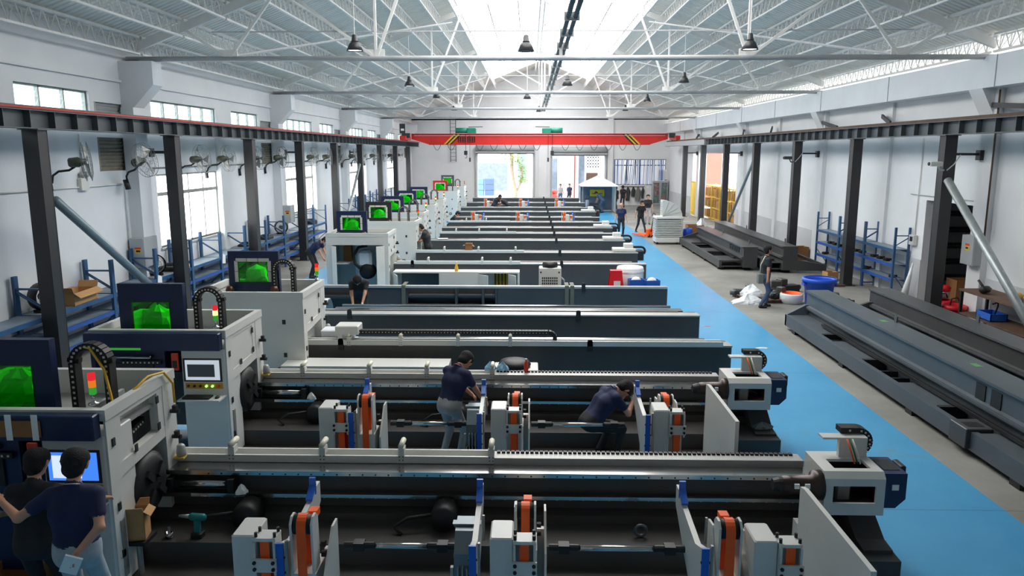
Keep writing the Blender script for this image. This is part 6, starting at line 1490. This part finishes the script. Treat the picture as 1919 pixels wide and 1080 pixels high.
MB().lathe([(.03, -.15), (.045, -.1), (.045, .1), (.03, .16)], (0, 0, 0), 12, 'x').build('body', 'tool_teal', t, True); MB().cyl((.14, 0, 0), (.14, 0, -.1), .02, 8).build('chuck', 'rubber_black', t)
person((-7.75, 26.6, 0), R(-100), 'man in dark shirt bending forward beside the blue racks', lean=48, headp=20, hands=((-.12, .62, .6), (.12, .62, .55)), h=.016, shirt='shirt_navy', pants='trousers_black')
person((-3.75, 27.9, 0), R(80), 'man in black looking down at the seventh machine', lean=12, headp=40, hands=((-.1, .42, 1.08), (.12, .42, 1.08)), h=.017, scale=1.06)
person((-4.75, 25.6, 0), R(60), 'man in black half hidden behind the open white cabinet', lean=30, headp=25, hands=((-.1, .45, .8), (.12, .45, .8)), h=.018)
person((-4.1, 39.0, 0), R(-90), 'man in black sitting low before the twelfth machine', hip=.72, lean=30, headp=15, hands=((-.1, .55, .95), (.12, .6, .95)), feet=((-.12, .35), (.12, .35)), h=.018)
person((-2.4, 51.0, 0), R(-60), 'man in black bending over the far machine, left of two', lean=32, headp=25, hands=((-.1, .55, .95), (.12, .55, .95)), h=.02)
person((-1.45, 50.8, 0), R(70), 'man in black bending over the far machine, right of two', lean=50, headp=25, hands=((-.1, .6, .9), (.12, .6, .9)), h=.02)
person((4.8, 40.3, 0), R(178), 'bald man in dark navy overalls walking towards the camera in the blue aisle', hands=((-.3, .08, .85), (.3, .02, .85)), shirt='shirt_navy', pants='trousers_black', h=.017, bald=True)
person((6.15, 42.6, 0), R(-155), 'slim man in black walking beside the pallet truck', lean=6, headp=8, hands=((-.25, .3, 1.0), (.28, -.1, .9)), feet=((-.1, .35), (.1, -.28)), h=.018)
person((7.25, 47.3, 0), R(175), 'man in black polo and grey trousers facing the camera behind the cooler', hands=((-.3, .05, .86), (.3, .12, .86)), pants='jeans_grey', h=.019, scale=1.03)
person((5.35, 56.6, 0), R(60), 'man in blue-grey work clothes bending at the scooter', lean=42, headp=20, hands=((-.1, .5, .75), (.1, .5, .75)), shirt='jeans_blue', pants='jeans_blue', h=.02)
person((6.7, 60.0, 0), R(30), 'man in black reaching towards the far wall', hands=((-.5, .35, 1.35), (.3, .05, .86)), h=.02)
person((7.42, 61.6, 0), R(5), 'man in black standing by the coat rail', hands=((-.1, .3, 1.1), (.28, .05, .86)), h=.02)
person((2.6, 65.9, -.05), R(170), 'person in grey shirt just outside the right far door', h=.022, shirt='jeans_grey', pants='jeans_blue')
person((3.4, 66.4, -.05), R(150), 'person in dark shirt outside the right far door by the canopy', h=.022, shirt='shirt_navy', pants='trousers_black')
person((6.72, 21.7, 0), R(-78), 'man in black T-shirt with a pale shoulder bag walking on the grey floor', lean=2, hands=((-.22, .12, .88), (.24, -.04, .86)), feet=((-.08, .12), (.09, -.12)), pants='jeans_blue', h=.014)
t = thing('shoulder_bag', 'pale shoulder bag worn by the walking man', 'bag', (6.55, 21.62, .72)); MB().cbox(-.06, .1, -.1, .1, 0, .28, .02).build('pouch', 'grey_cloth', t); MB().tube([(0, 0, .26), (.0, -.05, .55), (.12, -.02, .78), (.3, .1, .7)], .012, 6).build('strap', 'cream', t, True)
# ================================================================ small things on the machines
t = thing('cordless_drill', 'teal cordless drill standing on the nearest bed', 'drill', (-3.55, 7.52, .33), -.1)
MB().cbox(-.06, .06, -.05, .05, 0, .06, .01).build('battery', 'rubber_black', t); MB().prism([(-.03, .06), (.03, .06), (.035, .2), (-.025, .2)], 'y', -.02, .02).build('grip', 'tool_teal', t)
MB().lathe([(.03, .1), (.04, .08), (.04, -.06), (.025, -.08)], (0, 0, .23), 12, 'x').build('motor_housing', 'tool_teal', t, True); MB().cyl((-.08, 0, .23), (-.2, 0, .23), .025, 10, .012).build('chuck', 'frame_alu', t, True)
t = thing('hole_saw', 'small chrome hole saw lying beside the drill', 'tool', (-3.85, 7.5, .33)); MB().lathe([(.04, 0), (.045, .06), (.035, .06), (.03, .01)], n=14).build('cup', 'chrome', t, True); MB().cyl((0, 0, .05), (0, 0, .12), .012, 8).build('arbor', 'frame_alu', t)
carton('cardboard_box', (-4.02, 7.2, .5), .2, .2, .3, 'open brown carton beside the nearest cabinet', rz=.2)
t = thing('box_stand', 'dark stand under the open carton at the nearest machine', 'stand', (-4.02, 7.2, 0)); MB().box(-.13, .13, -.13, .13, .46, .5).build('plate', 'machine_black', t); MB().cyl((0, 0, 0), (0, 0, .46), .03, 8).build('pole', 'frame_alu', t)
carton('wooden_crate', (-5.0, 6.75, 0), .45, .4, .4, 'open brown crate on the floor behind the man in black', rz=.15, flaps=False)
for (x, y, z, lab) in ((-3.2, 7.9, .66, 'crumpled white tissue in the recess of the nearest bed'), (-3.35, 11.2, .66, 'crumpled white tissue in the recess of the second bed')): blob('tissue', (x, y, z), .07, .05, .09, 'paper', lab, 'tissue', int(y*3), .35)
blob('work_glove', (3.45, 10.85, .38), .14, .1, .08, 'grey_cloth', 'grey work gloves on the foot of the second machine', 'gloves', 4, .3)
for x, lab in ((-.62, 'left'), (-.42, 'right')): blob('cloth_rag', (x, 11.72+.0, .99), .09, .07, .12, 'blue_cloth', 'crumpled light blue rag on the second machine, %s one' % lab, 'rag', int(x*50), .3)
t = thing('drink_bottle', 'orange drink bottle standing on the second machine', 'bottle', (-.05, 11.68, .966)); MB().lathe([(.03, 0), (.034, .02), (.034, .13), (.014, .18), (.014, .2)], n=12).build('bottle', 'sticker_red', t, True); MB().lathe([(.016, .2), (.016, .22)], n=10).build('cap', 'paper', t)
t = thing('ventilator', 'white box with round black fan behind the blue rags', 'ventilator', (-.25, 12.6, 0)); MB().cbox(-.35, .4, -.25, .25, 0, .8, .01).build('box', 'machine_white', t); MB().lathe([(.26, .8), (.28, .84), (.24, .9), (.12, .92)], n=22).build('fan_ring', 'rubber_black', t, True)
# on and behind the ribbed bed
t = thing('chiller_unit', 'white chiller unit with round top fan on the ribbed bed', 'chiller', (.55, 20.5, .7)); t.scale = (1, 1, 1.45); MB().cbox(-.3, .3, -.2, .2, 0, .44, .015).build('case', 'machine_white', t); MB().lathe([(.2, .44), (.22, .47), (.2, .52), (.05, .54)], n=20).build('fan', 'rubber_black', t, True)
for i in range(8):
    for j in range(4): MB().box(-.22+i*.055, -.185+i*.055, -.204, -.2, .08+j*.05, .115+j*.05).build('vent_hole', 'hazard_black', t)
for x in (-.25, .24): MB().box(x-.02, x+.02, -.206, -.2, .34, .37).build('catch', 'hazard_black', t)
MB().tube([(.3, -.1, .25), (.38, -.12, .2), (.4, -.12, .02)], .02, 6).build('hose', 'plate_grey', t, True)
t = thing('white_drum', 'low white plastic drum at the aisle end of the ribbed bed', 'drum', (2.75, 20.75, .7)); t.scale = (1, 1, 1.4); MB().lathe([(.36, 0), (.37, .02), (.37, .4), (.35, .44), (.2, .45)], n=24).build('body', 'outdoor_white', t, True); MB().lathe([(.38, .34), (.38, .37), (.37, .38)], n=24, caps=False).build('rim', 'outdoor_white', t)
t = thing('step_stool', 'red plastic step stool beside the white drum', 'stool', (2.3, 20.2, .7)); t.scale = (1.1, 1, 1.5)
MB().box(-.14, .14, -.12, .12, .36, .4).build('seat', 'red_plastic', t)
for s_ in (-1, 1): MB().add([(-.2, -.17*1, 0), (.2, -.17, 0), (.14, -.12, .37), (-.14, -.12, .37), (-.2, -.15, 0), (.2, -.15, 0), (.14, -.1, .37), (-.14, -.1, .37)] if s_ < 0 else [(-.2, .17, 0), (.2, .17, 0), (.14, .12, .37), (-.14, .12, .37), (-.2, .15, 0), (.2, .15, 0), (.14, .1, .37), (-.14, .1, .37)], [(0,1,2,3), (7,6,5,4), (0,4,5,1), (1,5,6,2), (2,6,7,3), (3,7,4,0)]).build('side_panel', 'red_plastic', t)
MB().box(-.06, .1, -.175, -.16, .1, .22).build('paper_label', 'paper', t)
for (x, y, lab) in ((2.85, 20.1, 'left'), (3.25, 20.0, 'right')):
    t = thing('plastic_crate', 'blue parts crate beside the red stool, %s one' % lab, 'crate', (x, y+.15, .7), .1, 'blue parts crates'); t.scale = (1.1, 1, 1.75); MB().box(-.18, .18, -.14, -.125, 0, .2).box(-.18, .18, .125, .14, 0, .2).box(-.18, -.165, -.14, .14, 0, .2).box(.165, .18, -.14, .14, 0, .2).box(-.18, .18, -.14, .14, 0, .02).build('bin', 'plastic_blue', t); MB().ell((0, 0, .17), (.13, .1, .07), 8, 5).build('contents', 'paper', t, True)
o = (-2.15, 22.2, 0); t = thing('electric_cabinet', 'long low white electric cabinet with open doors behind the ribbed bed', 'cabinet', o)
MB(o).box(-4.0, -.3, 21.95, 22.45, .92, .96).box(-4.0, -.3, 22.4, 22.45, 0, .92).box(-4.0, -3.95, 21.95, 22.4, 0, .92).box(-.35, -.3, 21.95, 22.4, 0, .92).box(-2.65, -1.5, 21.95, 22.4, 0, .92).build('body', 'machine_white', t)
MB(o).box(-3.8, -2.7, 22.3, 22.38, .3, .85).build('component_board', 'steel_grey', t); MB(o).box(-1.05, -.65, 22.25, 22.35, .3, .88).build('wiring', 'yellow_hose', t)
for q in range(4): MB(o).box(-1.03+q*.1, -1.0+q*.1, 22.2, 22.25, .3, .88).build('wire_bundle', 'rubber_black', t)
for a, b in (((-3.95, 21.95), (-3.8, 21.55)), ((-1.5, 21.95), (-1.2, 21.6)), ((-.62, 21.95), (-.4, 21.6))): MB(o).bar((a[0], a[1], .5), (b[0], b[1], .5), .02, .8).build('door', 'machine_white', t)
t = thing('spray_bottle', 'yellow-green spray bottle on the low white cabinet', 'bottle', (-2.15, 22.1, .96)); MB().lathe([(.05, 0), (.055, .1), (.03, .18), (.02, .26)], n=12).build('bottle', 'yellow_hose', t, True); MB().lathe([(.025, .26), (.02, .3)], n=10).build('cap', 'paper', t)
carton('cardboard_box', (-2.15, 26.7, .951), .25, .22, .22, 'small reddish open carton on the seventh machine', 'cardboard_dark')
t = thing('paper_sheet', 'white paper sheet lying on the ninth bed', 'paper', (-3.5, 30.5, .98), .2); MB().box(-.2, .2, -.15, .15, 0, .004).build('sheet', 'paper', t)
# cardboard and tape on the nearest fascia
t = thing('cardboard_strip', 'brown cardboard taped over the fascia of the nearest machine', 'cardboard', (-5.0, 6.71, 1.76)); MB().box(-.4, .42, -.006, .0, 0, .16).build('board', 'cardboard_dark', t)
for x in (.12, .37): MB().box(x-.03, x+.03, -.01, -.006, -.03, .22).build('tape', 'paper', t)
# hoses and papers
t = tag(MB((-4.6, 7.6, 2.4)).tube([(-4.62, 7.5, 2.44), (-4.5, 7.48, 2.42), (-4.36, 7.46, 2.2), (-4.3, 7.44, 1.9), (-4.2, 7.3, 1.76), (-4.09, 7.5, 1.98), (-4.04, 7.7, 2.06), (-4.02, 8.0, 2.02), (-4.0, 8.15, 1.85), (-4.0, 8.16, 1.62)], .014, 6).build('air_hose', 'yellow_hose', None, True), 'yellow air hose over the cable chain of the nearest machine', 'hose')
blob('wipe', (5.3, 17.0, .004), .12, .05, .02, 'paper', 'white scrap of paper on the blue aisle', 'paper', 8, .4)
for (x, y, lab) in ((4.55, 19.2, 'faded red paint smear far on the blue aisle'), (5.0, 14.9, 'faded red paint smear nearer on the blue aisle')): blob('paint_smear', (x, y, .004), .12, .05, .004, 'red_wall', lab, 'paint mark', int(y), .4)
